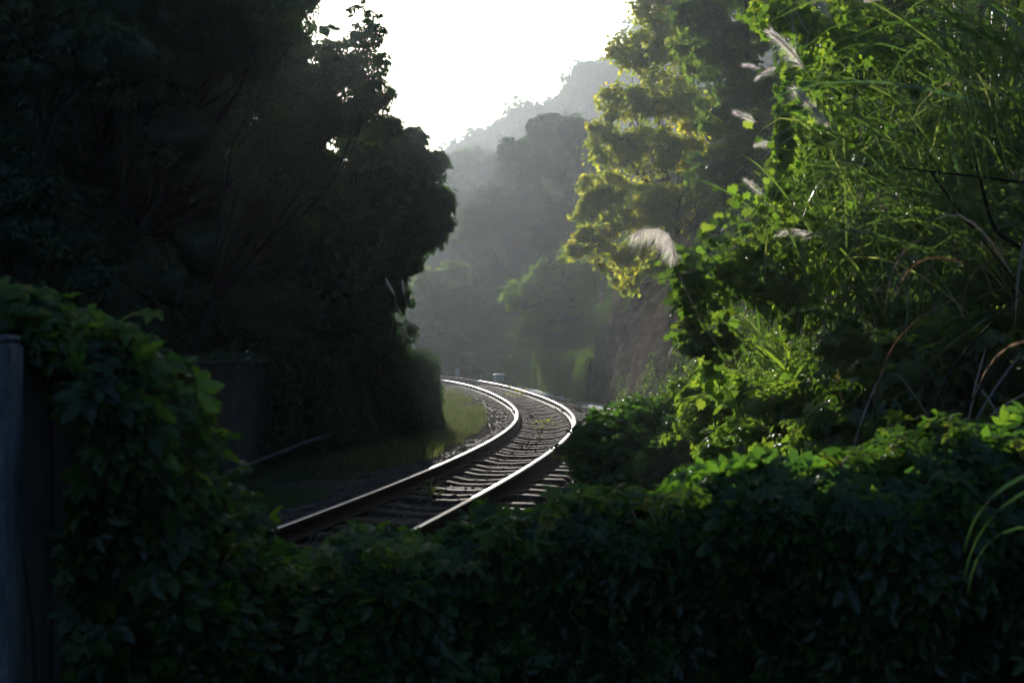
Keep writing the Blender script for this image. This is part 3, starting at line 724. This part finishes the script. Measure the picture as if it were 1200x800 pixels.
hgt = 1.5 - rng.random(n) ** 1.5 * (.5 + .7 * np.maximum(k_, 0)); P = np.c_[p[:, 0] + .1 + rng.uniform(-.2, .15, n), p[:, 1] + rng.normal(size=n) * .05, hgt]
tag(leaves('trailing_creeper', P, np.array([.7, -.6, .5]) + rng.normal(size=(n, 3)) * .5, .05, 'oval', G['dark'], None, 2), 'sparse creeper trailing over the top of the metal fence', 'creeper')

# ------------------------------------------------------------------ grass verge inside the bend and weeds by the track
def scatter_grass(name, label, n, fx, L, W, mat, kindp='stuff', up=1.0):
    P = fx(n); n = len(P)
    D = rng.normal(size=(n, 3)) * .45; D[:, 2] = up
    o = link(name, blades_mesh(name, P, D, rng.uniform(.5, 1.2, n) * L, W, mat, bend=rng.uniform(.3, 2, n), seg=4))
    return tag(o, label, 'grass', kind=kindp)
def verge(n):
    s = rng.uniform(0, 40, n); q = np.argmin(np.abs(TY[None] - rng.uniform(20, 64, n)[:, None]), axis=1)
    o_ = rng.uniform(1.25, 4.2, n); x = TX[q] + TN[q, 0] * o_; y = TY[q] + TN[q, 1] * o_ + rng.uniform(-.2, .2, n)
    k_ = noise(np.stack([x, y, 0 * x], 1), 1.3, 3, 2) + (o_ - 1.9) * .9; m = k_ > -.45
    x, y, o_ = x[m], y[m], o_[m]; z = np.maximum(terrain_z(x, y), np.interp(-o_, -offs, zo, left=-9)) - .01
    return np.stack([x, y, z], 1)
scatter_grass('verge_grass', 'short yellow green grass on the verge inside the bend', 42000, verge, .24, .022, G['verge'])
def verge2(n):
    q = rng.choice(np.where((TY > 9) & (TY < 26) & (TS < 5))[0], n); o_ = rng.uniform(1.5, 4.5, n); x = TX[q] + TN[q, 0] * o_; y = TY[q] + TN[q, 1] * o_
    k_ = noise(np.stack([x, y, 0 * x], 1), 1.3, 3, 2) + (o_ - 2.2) * .9; m = k_ > 0; x, y = x[m], y[m]
    return np.stack([x, y, terrain_z(x, y) - .01], 1)
scatter_grass('verge_weeds', 'dark weedy grass in the shade between fence and track', 26000, verge2, .15, .012, G['mid'])
def verge3(n):
    q = rng.choice(np.where((TY > 26) & (TY < 78) & (TS > 0))[0], n); o_ = -rng.uniform(2.4, 3.4, n); x = TX[q] + TN[q, 0] * o_; y = TY[q] + TN[q, 1] * o_
    k_ = noise(np.stack([x, y, 0 * x], 1), 1.3, 3, 2); m = k_ > -.2; x, y = x[m], y[m]
    return np.stack([x, y, terrain_z(x, y) - .02], 1)
scatter_grass('wall_foot_grass', 'rough grass and weeds along the foot of the far creeper wall', 16000, verge3, .28, .02, G['mid'])
def weed(px, py, label, size=.12, n=40, mat='lit', k='oval'):
    Y = (CZ - .03) * F / (py - HY); c = at(px, py, Y); c[2] = .0
    t = thing('weed', label, 'weed', c)
    P = c + rng.normal(size=(n, 3)) * np.array([size, size, size * .5]) + [0, 0, size * .6]; P[:, 2] = np.maximum(P[:, 2], .01)
    leaves('leaves', P, rng.normal(size=(n, 3)) * .5 + [0, 0, 1], size * .45, k, G[mat], t)
    mb = MB()
    for p in P[:10]: mb.tube([c, (c + p) / 2 + [0, 0, .02], p], [.003, .003, .002], 4)
    mb.build('stem', tendril_m, t)
weed(640, 499, 'bright weed growing between the rails in the middle of the bend', .13, 70)
weed(604, 464, 'yellowish tuft of weeds between the rails farther round the bend', .22, 60)
weed(503, 575, 'larger leafy creeper shoot crossing the sleepers near the hedge', .10, 50, 'vine')
weed(462, 571, 'thin leafy runner against the inside of the left rail', .07, 26, 'vine')
weed(432, 588, 'small leafy shoot between the rails, lowest of the weeds', .06, 26, 'vine')
weed(633, 512, 'tiny weed at the foot of the outer rail', .05, 24, 'vine')

# ------------------------------------------------------------------ foreground: post, board, creeper hedge
post_m = surf_mat('stained_post_concrete', (.05, .07, .09), (.20, .24, .28), 14, .9, .9, c3=(.34, .38, .42), bscale=70, stretch=(1, 1, .3))
t = thing('concrete_post', 'pale bluish concrete post at the left border of the picture', 'post', at(0, 800, 2.3))
mb = MB(); c = at(-8, 400, 2.3); zt = c[2]; mb.box((c[0], c[1], zt / 2 - .1), (.072, .10, zt + .2), .06, .008); mb.build('shaft', post_m, t)
mb = MB(); mb.box((c[0], c[1], zt + .004), (.066, .092, .012), .06, .004); mb.build('cap', post_m, t)
c = at(58, 402, 2.60)
t = thing('fence_board', 'dark brown board fence beside the pale concrete post, half under the creeper', 'fence', (c[0], c[1], 0))
for q in range(4):
    mb = MB(); mb.box((c[0] - .085 + q * .062, c[1] + .001 * (q % 2), c[2] / 2 - .12), (.058, .02, c[2] + .2 - .006 * (q % 2)), .03, .003); mb.build('board', board_m, t)
mb = MB(); mb.box((c[0] + .02, c[1] + .035, c[2] - .3), (.26, .03, .06), .03, .003); mb.build('batten', board_m, t)

# low sheet fence the hedge has grown over, with gaps
tp = thing('sheet_fence', 'low grey sheet fence nearly lost behind the right end of the creeper hedge', 'fence', (.95, 3.35, 0))
for a, b_, z in ((1.02, 1.62, 1.02), (.76, 1.0, .80)):
    mb = MB(); mb.box(((a + b_) / 2, 3.36, z / 2 - .1), (b_ - a, .012, z + .2), -.03); mb.build('panel', sheet_m, tp)
for a in (.70, 1.02, 1.62):
    mb = MB(); mb.box((a, 3.40, .42), (.05, .05, 1.24), 0, .004); mb.build('post', concrete, tp)

HX = np.array([-60, 0, 60, 100, 150, 184, 194, 202, 234, 282, 338, 380, 430, 500, 560, 610, 650, 700, 740, 780, 830, 870, 910, 960, 1010, 1060, 1200, 1300], float)
HP = np.array([356, 356, 360, 350, 380, 432, 490, 550, 620, 676, 672, 655, 662, 642, 618, 592, 600, 584, 578, 588, 590, 566, 548, 530, 524, 522, 506, 500], float)
def hedge_y(px): return np.interp(px, [0, 200, 320, 700, 1000, 1300], [2.38, 2.55, 2.95, 3.15, 3.2, 3.2])
def hedge_top(px, Y):
    px = np.asarray(px, float)
    return CZ + (HY - np.interp(px, HX, HP)) / F * Y + .022 * noise(np.stack([px / 60, 0 * px, 0 * px], -1), 1.3, 3, 4)
def hedge_leaves(x0, x1, n, back=.55, clear_board=True):
    px = rng.uniform(x0, x1, n); Yf = hedge_y(px)
    u = rng.random(n)                                          # depth through the hedge
    dep = np.where(rng.random(n) < .62, u ** 2 * .22, u * back)
    lm_ = noise(np.stack([px / 90, px * 0, dep], 1), 1.5, 3, 3)
    zt = hedge_top(px, Yf) - .03
    zt = zt - .10 * (1 - np.sqrt(np.clip(dep / .22, 0, 1))) - .10 * np.clip(dep - .3, 0, 1)
    topmost = rng.random(n) < .38
    fz = np.where(topmost, rng.random(n) ** 2 * .12, rng.random(n))
    Z = np.where(topmost, zt - fz, zt - fz * (zt - .45))
    X = (px - 600) / F * Yf
    lump = noise(np.stack([X * 2, Z * 2, 0 * X], 1), 2.2, 3, 5)
    Y = Yf + dep - .07 * lump
    P = np.stack([X, Y, Z + .025 * noise(np.stack([X * 5, Y, 0 * X], 1), 3, 2)], 1)
    P += rng.normal(size=P.shape) * .008
    out = np.stack([0 * X + .1, -np.clip(1 - dep * 3, .1, 1), .35 + .8 * np.clip(1 - (zt - Z) * 5, 0, 1)], 1)
    N = out + rng.normal(size=(n, 3)) * .62
    if clear_board:
        pp = 600 + P[:, 0] / P[:, 1] * F; py = HY - (P[:, 2] - CZ) / P[:, 1] * F
        edge = 84 + 14 * noise(np.stack([py / 60, 0 * py, 0 * py], 1), 2, 2) + np.clip(430 - py, 0, 60) * -3
        kp = (pp > edge) | (py < 398); P, N = P[kp], N[kp]
    return P, N
def sprigs(xs, mat, parent, L=.10):
    """young shoots standing out of the top"""
    mb = MB(); PP = []; NN = []
    for px in xs:
        Y = float(hedge_y(px)) + random.uniform(0, .2); z = float(hedge_top(px, Y)) - .05
        a = np.array([(px - 600) / F * Y, Y, z]); d = np.array([random.uniform(-.6, .6), random.uniform(-.4, .2), 1.0]); l = L * random.uniform(.5, 1.4)
        t_ = np.linspace(0, 1, 6)[:, None]; p = a + d * l * t_ + np.array([random.uniform(-.4, .4), 0, -.5]) * l * t_ ** 2
        mb = MB(); mb.tube(p, np.linspace(.0022, .0010, 6), 4); mb.build('shoot', tendril_m, parent)
        for q in range(2, 6):
            PP.append(p[q]); NN.append([random.uniform(-.5, .5), random.uniform(-.8, .2), .8])
    return np.array(PP), np.array(NN)
def hedge_thing(label, x0, x1, n, size, nx, clear=False, back=.55):
    P, N = hedge_leaves(x0, x1, n, back, clear)
    c = P.mean(0); t = thing('creeper_hedge', label, 'hedge', (c[0], c[1], 0))
    p2, n2 = sprigs(np.linspace(x0 + 5, x1 - 5, nx) + rng.normal(size=nx) * 6, G['hedge'], t)
    rv = np.concatenate([rng.random(len(P)) * .92, .75 + .25 * rng.random(len(p2))])
    leaves('foliage', np.vstack([P, p2]), np.vstack([N, n2]), np.concatenate([np.full(len(P), size), np.full(len(p2), size * .7)]), 'palmate', G['hedge'], t, .9, rv)
    for q in range(24):
        px = random.uniform(x0 + 10, x1 - 10); Y = float(hedge_y(px)) + .2; z = float(hedge_top(px, Y)) - .1
        a = np.array([(px - 600) / F * Y, Y, -.1]); b_ = np.array([(px + random.uniform(-25, 25) - 600) / F * Y, Y + random.uniform(-.1, .1), z])
        mb = MB(); mb.tube(limb_path(a, b_, 0, 9), np.linspace(.006, .002, 9), 4); mb.build('woody_stem', bark, t)
    return t
hedge_thing('five-fingered creeper heaped over the left fence corner, taller than the rest', -60, 300, 9000, .047, 44, True)
hedge_thing('low creeper hedge across the bottom foreground under the rails', 300, 760, 10000, .047, 60)
hedge_thing('dark creeper hedge at bottom right with a sunlit crest', 760, 1290, 14000, .047, 56, back=1.0)

# ------------------------------------------------------------------ right: bush by the track, mounds, vine, grass, plumes
pack('creeper_bush', 'round leafy bush right beside the outer rail', 'bush', [(735, 520, 44, 11.5), (700, 530, 34, 11.3), (770, 515, 44, 11.8), (815, 525, 44, 11), (725, 548, 44, 11), (780, 560, 44, 10.5), (708, 505, 22, 11.6), (745, 492, 24, 12)], 0, 11000, .048, 'palmate', G['hedge'], .8)
pack('creeper_mound', 'sunlit mound of small leaves between the bush and the hanging vine', 'creeper', [(850, 500, 46, 9), (890, 490, 44, 8.5), (830, 470, 30, 10.5), (930, 500, 50, 7.5), (800, 470, 24, 12), (870, 530, 40, 7), (950, 540, 50, 6), (990, 520, 60, 6.2)], 0, 7000, .048, 'palmate', G['vine'], .8)
pack('creeper_mound', 'darker leafy mound under the tall grass at the right', 'creeper', [(1010, 440, 60, 6.8), (1060, 470, 70, 6), (1120, 460, 80, 6), (1180, 440, 80, 6.2), (1100, 540, 80, 5), (1180, 560, 80, 5), (1010, 500, 60, 6), (1090, 390, 60, 7), (1170, 350, 60, 7)], 0, 5500, .052, 'palmate', G['bank'], .8)
pack('weedy_shrub', 'thin feathery shrub in front of the bare rock', 'shrub', [(870, 400, 30, 15), (890, 440, 34, 14), (840, 440, 26, 15), (915, 420, 34, 12), (870, 470, 34, 13), (820, 430, 14, 16), (930, 450, 30, 11)], 0, 9000, .05, 'oval', G['vine'], .8)

# cascading vine
def vine(name, label, path, Y, n, rad, size, mat, tend=6, group=None):
    P0 = np.array([at(a, b_, Y + c) for a, b_, c in path]); tt = np.linspace(0, 1, len(P0)); m = 60
    ts = np.linspace(0, 1, m); C = np.stack([np.interp(ts, tt, P0[:, q]) for q in range(3)], 1)
    t = thing(name, label, 'vine', C[-1], group)
    u = rng.random(n); c = np.stack([np.interp(u, tt, P0[:, q]) for q in range(3)], 1)
    rr = np.interp(u, np.linspace(0, 1, len(rad)), rad) / F * Y
    lob = .35 + .9 * np.abs(noise(c * 6, 1, 2, 3))
    d = rdir(n) * (rng.random(n) ** .6)[:, None]
    P = c + d * (rr * lob)[:, None] * np.array([1, .45, 1])
    N = d * .4 + np.array([-.2, -.9, .25]) + rng.normal(size=(n, 3)) * .45
    leaves('foliage', P, N, size, 'lobed', mat, t, 1.6)
    mb = MB()
    for q in range(4): mb.tube(C + rng.normal(size=3) * .03 + .015 * np.stack([noise(C * 8, 1, 2, q), noise(C * 8, 1, 2, q + 1), 0 * ts], 1), np.linspace(.0032, .0018, m), 5)
    mb.build('stem', tendril_m, t)
    return t
vine('vine', 'long bright vine hanging in a column left of the tall grass', [(935, -30, .3), (930, 10, .2), (945, 50, 0), (935, 90, 0), (925, 120, -.1), (920, 155, -.1), (918, 190, -.1), (908, 225, -.1), (890, 255, 0), (868, 272, 0)], 7.2, 400, [46, 44, 46, 38, 30, 26, 24, 30, 30, 24], .052, G['vine'])
pack('vine', 'dark mass of broad vine leaves below the bright hanging column', 'vine', [(850, 292, 30, 7.5), (822, 318, 30, 7.3), (878, 300, 34, 7.6), (806, 345, 20, 7.2), (835, 352, 28, 7.5), (902, 320, 40, 7.8), (820, 388, 20, 7.3), (850, 400, 14, 7.4), (812, 412, 12, 7.2), (930, 345, 40, 7.9)], 0, 1500, .056, 'lobed', G['bank'], .9, stem=False, sub=.95)
pack('vine', 'leafy tangle of creeper filling the bank between the hanging column and the grass', 'creeper', [(960, 60, 40, 7.9), (990, 110, 40, 7.9), (950, 150, 26, 7.7), (975, 200, 34, 7.8), (940, 240, 30, 7.7), (960, 290, 44, 7.8), (910, 280, 30, 7.7), (1000, 20, 40, 8), (1040, 110, 40, 8), (1010, 180, 34, 7.9)], 0, 3600, .045, 'oval6', G['bank'], .9, stem=False, sub=.6)
vine('vine', 'bright vine spray on the crest just above the white hanging plume', [(890, 5, .3), (925, 20, .2), (960, 30, .2), (1000, 45, .2), (1040, 60, .4)], 7.6, 500, [26, 40, 40, 34, 24], .055, G['vine'])
vine('vine', 'vine leaves lit from behind in the dark hollow right of the hanging column', [(960, 100, .6), (980, 150, .6), (960, 200, .6), (940, 250, .6), (930, 300, .6), (960, 330, .6)], 7.8, 700, [70, 90, 90, 70, 60, 60], .06, G['vine'])
vine('vine', 'thin strand of vine leaves trailing down over the bare rock', [(845, 380, 0), (838, 410, 0), (832, 440, 0), (845, 470, 0)], 8.2, 90, [20, 16, 16, 22], .07, G['vine'])
# bare curling stems
def tend(pts, Y, r, label, offs_=None):
    P0 = np.array([at(a, b_, Y) for a, b_ in pts]); k = 24; tt = np.linspace(0, 1, len(pts)); ts = np.linspace(0, 1, k)
    C = np.stack([np.interp(ts, tt, P0[:, q]) for q in range(3)], 1)
    for _ in range(3): C[1:-1] = (C[:-2] + C[1:-1] * 2 + C[2:]) / 4
    C[:, 1] += .04 * np.sin(ts * 5)
    mb = MB(); mb.tube(C, np.linspace(r, r * .45, k), 5)
    return mb, C
for pts, Y, r, lab in (
    ([(815, 318), (795, 322), (775, 327), (755, 331), (738, 338), (732, 336), (733, 331)], 7.2, .0042, 'pale curling bare stem with a hooked end below the big drooping plume'),
    ([(812, 308), (790, 312), (770, 314), (752, 330)], 7.2, .0038, 'pale bare stem crossing the hooked one above the rock'),
    ([(905, 212), (890, 240), (878, 258), (865, 262), (852, 256), (846, 257)], 7.1, .0038, 'pale bare stem curling from the lower end of the hanging vine'),
    ([(915, 128), (900, 131), (885, 126), (875, 131), (862, 133), (868, 138)], 7.1, .0036, 'short pale twig above the small plume beside the vine'),
    ([(940, 133), (925, 150), (912, 160), (900, 155), (892, 150)], 7.0, .0036, 'pale twig arching over the vine towards the lower plume'),
    ([(945, 140), (935, 155), (915, 170), (905, 175)], 7.0, .0033, 'short pale stalk across the middle of the vine'),
    ([(875, 152), (860, 158), (845, 159), (835, 158)], 8.5, .0035, 'loose pale stem in the dark gap between the trees and the vine')):
    mb, C = tend(pts, Y, r, lab)
    tag(mb.build('curling_twig', tendril_m), lab, 'stem')

# tall grass: clumps rooted on the bank, arching towards the line
def clump(px, py, Y, n, L, label, lean=(-.7, -.2, 1.0), W=.013, spread=.22, dry=.0, mat='grass', bend=1.3, group=None):
    c = at(px, py, Y); t = thing('tall_grass', label, 'grass clump', c, group)
    P = c + rng.normal(size=(n, 3)) * np.array([spread, spread, spread * .6])
    D = np.array(lean) + rng.normal(size=(n, 3)) * np.array([.5, .4, .35])
    rv = rng.random(n)
    link('blades', blades_mesh('blades', P, D, rng.uniform(.55, 1.15, n) * L, W * rng.uniform(.6, 1.25, n), G[mat], bend=rng.uniform(.5, 1.6, n) * bend, rv=rv), t)
    return t
for a in ((1090, 300, 7.0, 80, .75, 'tall grass clump right of the vine, its long blades arching left', (-.5, -.1, .9)),
          (1150, 230, 6.6, 90, .8, 'upper grass clump with many fine arching blades', (-.4, -.1, .9)),
          (1195, 150, 6.3, 80, .9, 'grass clump high at the right border', (-.3, -.1, 1)),
          (1200, 290, 6.0, 70, .7, 'grass clump at the right border halfway up', (-.4, -.1, .9)),
          (1030, 370, 7.2, 90, .6, 'shorter grass clump beneath the arching blades', (-.1, -.1, 1)),
          (1120, 350, 6.4, 70, .6, 'fine grass clump below the upper one near the right', (.1, -.1, 1)),
          (1000, 300, 7.6, 60, .5, 'narrow grass clump leaning against the hanging vine', (.1, 0, 1)),
          (1060, 230, 7.4, 60, .6, 'grass clump in the dark hollow behind the long arching blades', (.3, 0, 1))):
    clump(a[0], a[1], a[2], int(a[3] * 1.15), a[4] * 1.25, a[5], W=.0095, lean=a[6])
clump(1235, 90, 5.6, 40, 1.2, 'grass with the longest blades, sweeping in from the upper right corner', lean=(-1.0, .0, .7), W=.013, bend=1.0)
clump(1150, 250, 6.2, 12, .80, 'few wide grass blades arching far left across the dark hollow', lean=(-1.0, .0, .55), W=.016, bend=.8, spread=.1)
pack('creeper_mound', 'creeper leaves woven between the tall grass near the right border', 'creeper', [(1060, 330, 60, 7.4), (1120, 280, 60, 7.2), (1180, 220, 70, 7), (1020, 290, 40, 7.8), (1100, 180, 60, 7.8), (1180, 100, 70, 7.4), (1090, 80, 60, 8), (1150, 380, 60, 6.6)], 0, 6500, .05, 'oval6', G['mid'], .8, stem=False)
clump(1230, 330, 5.4, 7, .6, 'dry pale straw leaning down at the right border', lean=(-.6, -.1, .35), W=.012, mat='dry', bend=2.0)
clump(1180, 420, 5.6, 16, .6, 'brown dead stalks hanging in the shade at right', lean=(-.3, -.1, -.5), W=.012, mat='dry', bend=1.0)
# broad-leaved reed before the rock
t = thing('reed', 'broad leaved reed with upright pale green blades in front of the rock', 'reed', at(925, 480, 8))
P = np.array([at(*q) for q in ((925, 420, 8.0), (925, 400, 8.0), (926, 380, 8.0), (924, 400, 8.0), (925, 430, 8), (926, 440, 8.0), (925, 360, 8), (924, 410, 8.0), (926, 450, 8))])
D = np.array([(-.28, 0, 1), (-.03, .1, 1), (.35, 0, 1), (-1, -.1, .15), (-.4, 0, -.6), (-.6, -.1, .7), (.2, .1, 1), (1, 0, .3), (.5, -.1, .8)], float)
link('blades', blades_mesh('blades', P, D, np.array([.75, .5, .45, .35, .3, .35, .3, .35, .4]), np.array([.034, .028, .022, .026, .026, .02, .02, .02, .018]), G['vine'], bend=np.array([.12, .1, .7, .5, 1, .8, .3, 1.2, .8]), side=np.tile([1., .3, .1], (9, 1))), t)
mb = MB(); mb.tube(limb_path(at(926, 500, 8), at(925, 350, 8), 0, 8), np.linspace(.007, .004, 8), 6); mb.build('stem', tendril_m, t)
clump(905, 400, 9, 26, .8, 'loose fine grass around the broad reed', lean=(.2, 0, 1), W=.010, bend=1.2, spread=.1)
clump(960, 400, 7.4, 60, .7, 'grass fan springing up right of the broad reed', lean=(.15, 0, 1), W=.012, bend=1.2, spread=.1)
# nearest blades drooping into the picture at right
t = thing('arching_grass', 'three near grass blades drooping in from the right border', 'grass blade', at(1215, 555, 2.6))
P = np.array([at(1212, 552, 2.5), at(1240, 560, 2.5), at(1235, 620, 2.45)]); D = np.array([(-.75, 0, -.35), (-.8, 0, -.3), (-.8, .0, .1)], float)
link('blades', blades_mesh('blades', P, D, np.array([.2, .26, .22]), np.array([.0065, .005, .0035]), G['dark'], bend=np.array([1.5, 1.6, 2.5]), side=np.tile([.6, .1, .8], (3, 1))), t)

def plume(px0, py0, px1, py1, Y, label, n=220, fluff=.35, droop=.25, stem_to=None, group='feathery grass plumes', thick=.0012, cols='plume'):
    n = int(n * 1.2); px1, py1 = px0 + (px1 - px0) * 1.3, py0 + (py1 - py0) * 1.3
    a = at(px0, py0, Y); b_ = at(px1, py1, Y + .02); L = np.linalg.norm(b_ - a)
    t = thing('grass_plume', label, 'plume', a, group)
    ts = np.linspace(0, 1, 10)[:, None]; arc = a + (b_ - a) * ts + np.array([0, 0, 1]) * L * droop * (ts * (1 - ts)) * 2
    mb = MB(); r0 = .0022
    if stem_to is not None:
        c = at(*stem_to); q = np.linspace(0, 1, 10)[:, None]; mb.tube(np.vstack([c + (a - c) * q + np.array([.04, 0, .06]) * np.sin(q * math.pi), arc[1:7]]), np.linspace(.0032, .0015, 16), 5)
    else: mb.tube(arc, np.linspace(.002, .001, 10), 5)
    mb.build('stem', tendril_m, t)
    u = rng.random(n) ** .8 * .95; P = np.stack([np.interp(u, ts[:, 0], arc[:, q]) for q in range(3)], 1)
    ax = (b_ - a) / L; D = ax * 1.0 + rng.normal(size=(n, 3)) * fluff + np.array([0, 0, -.05])
    hl = L * (.42 * (1 - u * .5)) * rng.uniform(.5, 1.1, n)
    me = blades_mesh('plume', P, D, hl * 1.15, thick * 1.5, G[cols], bend=rng.uniform(.2, 1.3, n) * (1 + droop), seg=4)
    link('plume', me, t)
    return t
plume(946, 84, 914, 50, 6.9, 'white feathery plume leaning left above the hanging vine', 420, .26, .15, (985, 210, 7.1))
plume(974, 152, 942, 117, 6.8, 'white feathery plume right beside the middle of the vine', 420, .24, .1, (1005, 260, 7.1))
plume(974, 22, 950, -8, 7.0, 'white plume touching the top border', 380, .3, .15, (1010, 180, 7.2))
plume(1012, 3, 1032, -6, 7.0, 'plume tip peeking in at the top border, rightmost of all', 200, .3, .1, (1060, 140, 7.2))
plume(889, 144, 868, 134, 7.3, 'small compact plume beside the short pale twig', 240, .35, .05, (930, 170, 7.3))
plume(908, 168, 890, 170, 7.3, 'small ruffled plume halfway down the vine', 200, .5, .1, (935, 200, 7.4))
plume(894, 228, 878, 215, 7.3, 'small plume at the lower end of the hanging vine', 200, .45, .1, (915, 260, 7.4))
plume(962, 277, 926, 276, 7.0, 'thin pinkish plume pointing left above the broad reed', 260, .2, .25, (1010, 300, 7.1))
plume(893, 80, 876, 77, 12, 'dim plume in the dark between the trees', 160, .4, .1, (930, 130, 12))
plume(912, 78, 892, 90, 12, 'dim plume in shadow right beside the other dim one', 200, .3, .2, (940, 110, 12))
plume(463, 347, 455, 332, 21, 'small pale pink plume at the edge of the left trees, left of its pair', 140, .35, .1, (456, 400, 21), thick=.002)
plume(474, 346, 472, 333, 21, 'small pale pink plume at the edge of the left trees, right of its pair', 120, .35, .1, (476, 400, 21), thick=.002)
# the big drooping plume: hairs hang from an arched axis
a_pts = np.array([at(*q) for q in ((790, 300, 6.2), (789, 284, 6.2), (784, 273, 6.2), (772, 267, 6.2), (756, 268, 6.2), (741, 276, 6.2))])
t = thing('grass_plume', 'largest plume, drooping like a silver fringe over the rock', 'plume', at(790, 300, 6.2), 'feathery grass plumes')
tt = np.linspace(0, 1, 6); n = 620; u = rng.random(n); P = np.stack([np.interp(u, tt, a_pts[:, q]) for q in range(3)], 1)
lk = (u * 16 + rng.uniform(0, 1.2, n)).astype(int) % 24; lo_ = rng.normal(size=(24, 3)) * .35; n_l = rng.uniform(.6, 1.25, 24)
D = np.array([-.32, 0, -.75]) + lo_[lk] * np.array([.8, .6, .5]) + rng.normal(size=(n, 3)) * .24
link('plume', blades_mesh('plume', P, D, rng.uniform(.5, 1.1, n) * n_l[lk] * .115 * np.interp(u, [0, .3, .8, 1], [.7, 1, 1, .35]), .0016, G['plume'], bend=rng.uniform(.8, 2.2, n), seg=4), t)
mb = MB(); s_ = np.vstack([at(850, 420, 6.6), at(812, 360, 6.3), a_pts[0] + [.01, 0, -.05], a_pts]); ts = np.linspace(0, 1, 40); C = np.stack([np.interp(ts, np.linspace(0, 1, len(s_)), s_[:, q]) for q in range(3)], 1)
for _ in range(4): C[1:-1] = (C[:-2] + C[1:-1] * 2 + C[2:]) / 4
mb.tube(C, np.linspace(.0032, .001, 40), 5); mb.build('stem', tendril_m, t)

# dark bare branches at the right
for pts, Y, r, lab in (([(1210, 215), (1150, 205), (1080, 200), (1050, 198)], 5.8, .007, 'dark thin branch lying level across the tall grass'),
                       ([(1215, 300), (1170, 270), (1150, 220), (1140, 195)], 5.7, .010, 'dark crooked branch rising at the right border'),
                       ([(1090, 200), (1140, 260), (1190, 330), (1215, 380)], 5.9, .006, 'thin dark branch slanting down to the right border'),
                       ([(1090, 490), (1120, 430), (1150, 390), (1190, 345)], 5.3, .007, 'grey dead stalk slanting across the dark corner'),
                       ([(1100, 580), (1120, 500), (1160, 440), (1195, 400)], 5.2, .006, 'long grey stalk below the other slanting one'),
                       ([(900, 420), (880, 400), (850, 378), (835, 362)], 9, .005, 'fine twig in front of the bare rock face')):
    mb, C = tend(pts, Y, r, lab); tag(mb.build('bare_branch', bark), lab, 'branch')

# ground cover over the whole right bank so that no bare soil shows
def bank_cover(n, y0, y1, r0, r1, size, mat, name, label):
    Y = y0 + (y1 - y0) * rng.random(n) ** 1.3; r = rng.uniform(r0, r1, n)
    bx = np.interp(Y, BANK[:, 1], BANK[:, 0]); X = bx + r
    P = np.stack([X, Y, terrain_z(X, Y) + rng.uniform(-.02, .28, n) + .12 * noise(np.stack([X, Y, 0 * X], 1), 1.6, 2, 2)], 1)
    N = np.array([-.5, -.3, .7]) + rng.normal(size=(n, 3)) * .5
    return tag(leaves(name, P, N, size * (1 + Y / 40), 'oval', mat, None, 1), label, 'ground cover', kind='stuff')
bank_cover(50000, 2, 18, -.2, 5, .06, G['hedge'], 'bank_creeper', 'low leafy growth covering the bank under the tall grass')
bank_cover(50000, 18, 60, 2.6, 10, .09, G['mid'], 'clifftop_scrub', 'scrub along the top of the rock cliff beneath the trees')
s = 0
def cliff_leaves(n, s0, s1, h0, h1, size, mat, name, label, thr):
    s = rng.uniform(s0, s1, n); hh = rng.uniform(h0, h1, n); x, y, a, b_ = bank_pt(s)
    k_ = noise(np.stack([s * .6, hh * .6, 0 * s], 1), 1.2, 3, 6); m = (k_ + thr(s, hh)) > 0
    s, hh, x, y, a, b_ = [v[m] for v in (s, hh, x, y, a, b_)]; n = len(s)
    o_ = .10 + .33 * np.maximum(hh, 0) + .05 * np.maximum(hh - 2, 0) ** 1.3 - .25 - rng.random(n) * .25
    P = np.stack([x + a * o_, y + b_ * o_, hh], 1); N = np.stack([-a, -b_, .6 + 0 * a], 1) + rng.normal(size=(n, 3)) * .45
    return tag(leaves(name, P, N, size, 'oval', mat, None, 2), label, 'creeper')
cliff_leaves(30000, 70, 112, 2.2, 6.5, .09, G['mid'], 'cliff_creeper', 'dark creeper spilling down from the top of the rock cliff', lambda s, h: (h - 3.6) * .9)
cliff_leaves(12000, 104, 112, -.2, 3, .08, G['mid'], 'cliff_creeper', 'green creeper where the far low wall meets the rock', lambda s, h: (s - 107) * .7 - h * .3)
cliff_leaves(26000, 68, 88, .3, 7.0, .085, G['dark'], 'cliff_creeper', 'dim creeper on the rock behind the tall grass and vines', lambda s, h: .6 + 0 * h)
cliff_leaves(14000, 70, 96, -.2, 2.0, .06, G['vine'], 'cliff_creeper', 'bright weedy creeper at the near foot of the rock', lambda s, h: .9 - h * 1.0)

# ------------------------------------------------------------------ haze over the valley
m, t, o_ = mat_new('valley_haze')
pv = t.nodes.new('ShaderNodeVolumePrincipled')
pv.inputs['Color'].default_value = (.80, .91, 1.0, 1); pv.inputs['Density'].default_value = .00038; pv.inputs['Anisotropy'].default_value = .72
t.links.new(pv.outputs[0], o_.inputs['Volume'])
mb = MB(); zl = float(GZ.min()) - 1.5; zh = max(float(GZ.max()), 90) + 5
mb.box((0, 600, (zl + zh) / 2), (2600, 2600, zh - zl))
hz = mb.build('haze', m); tag(hz, 'thin bright haze hanging in the valley', 'haze', kind='stuff')
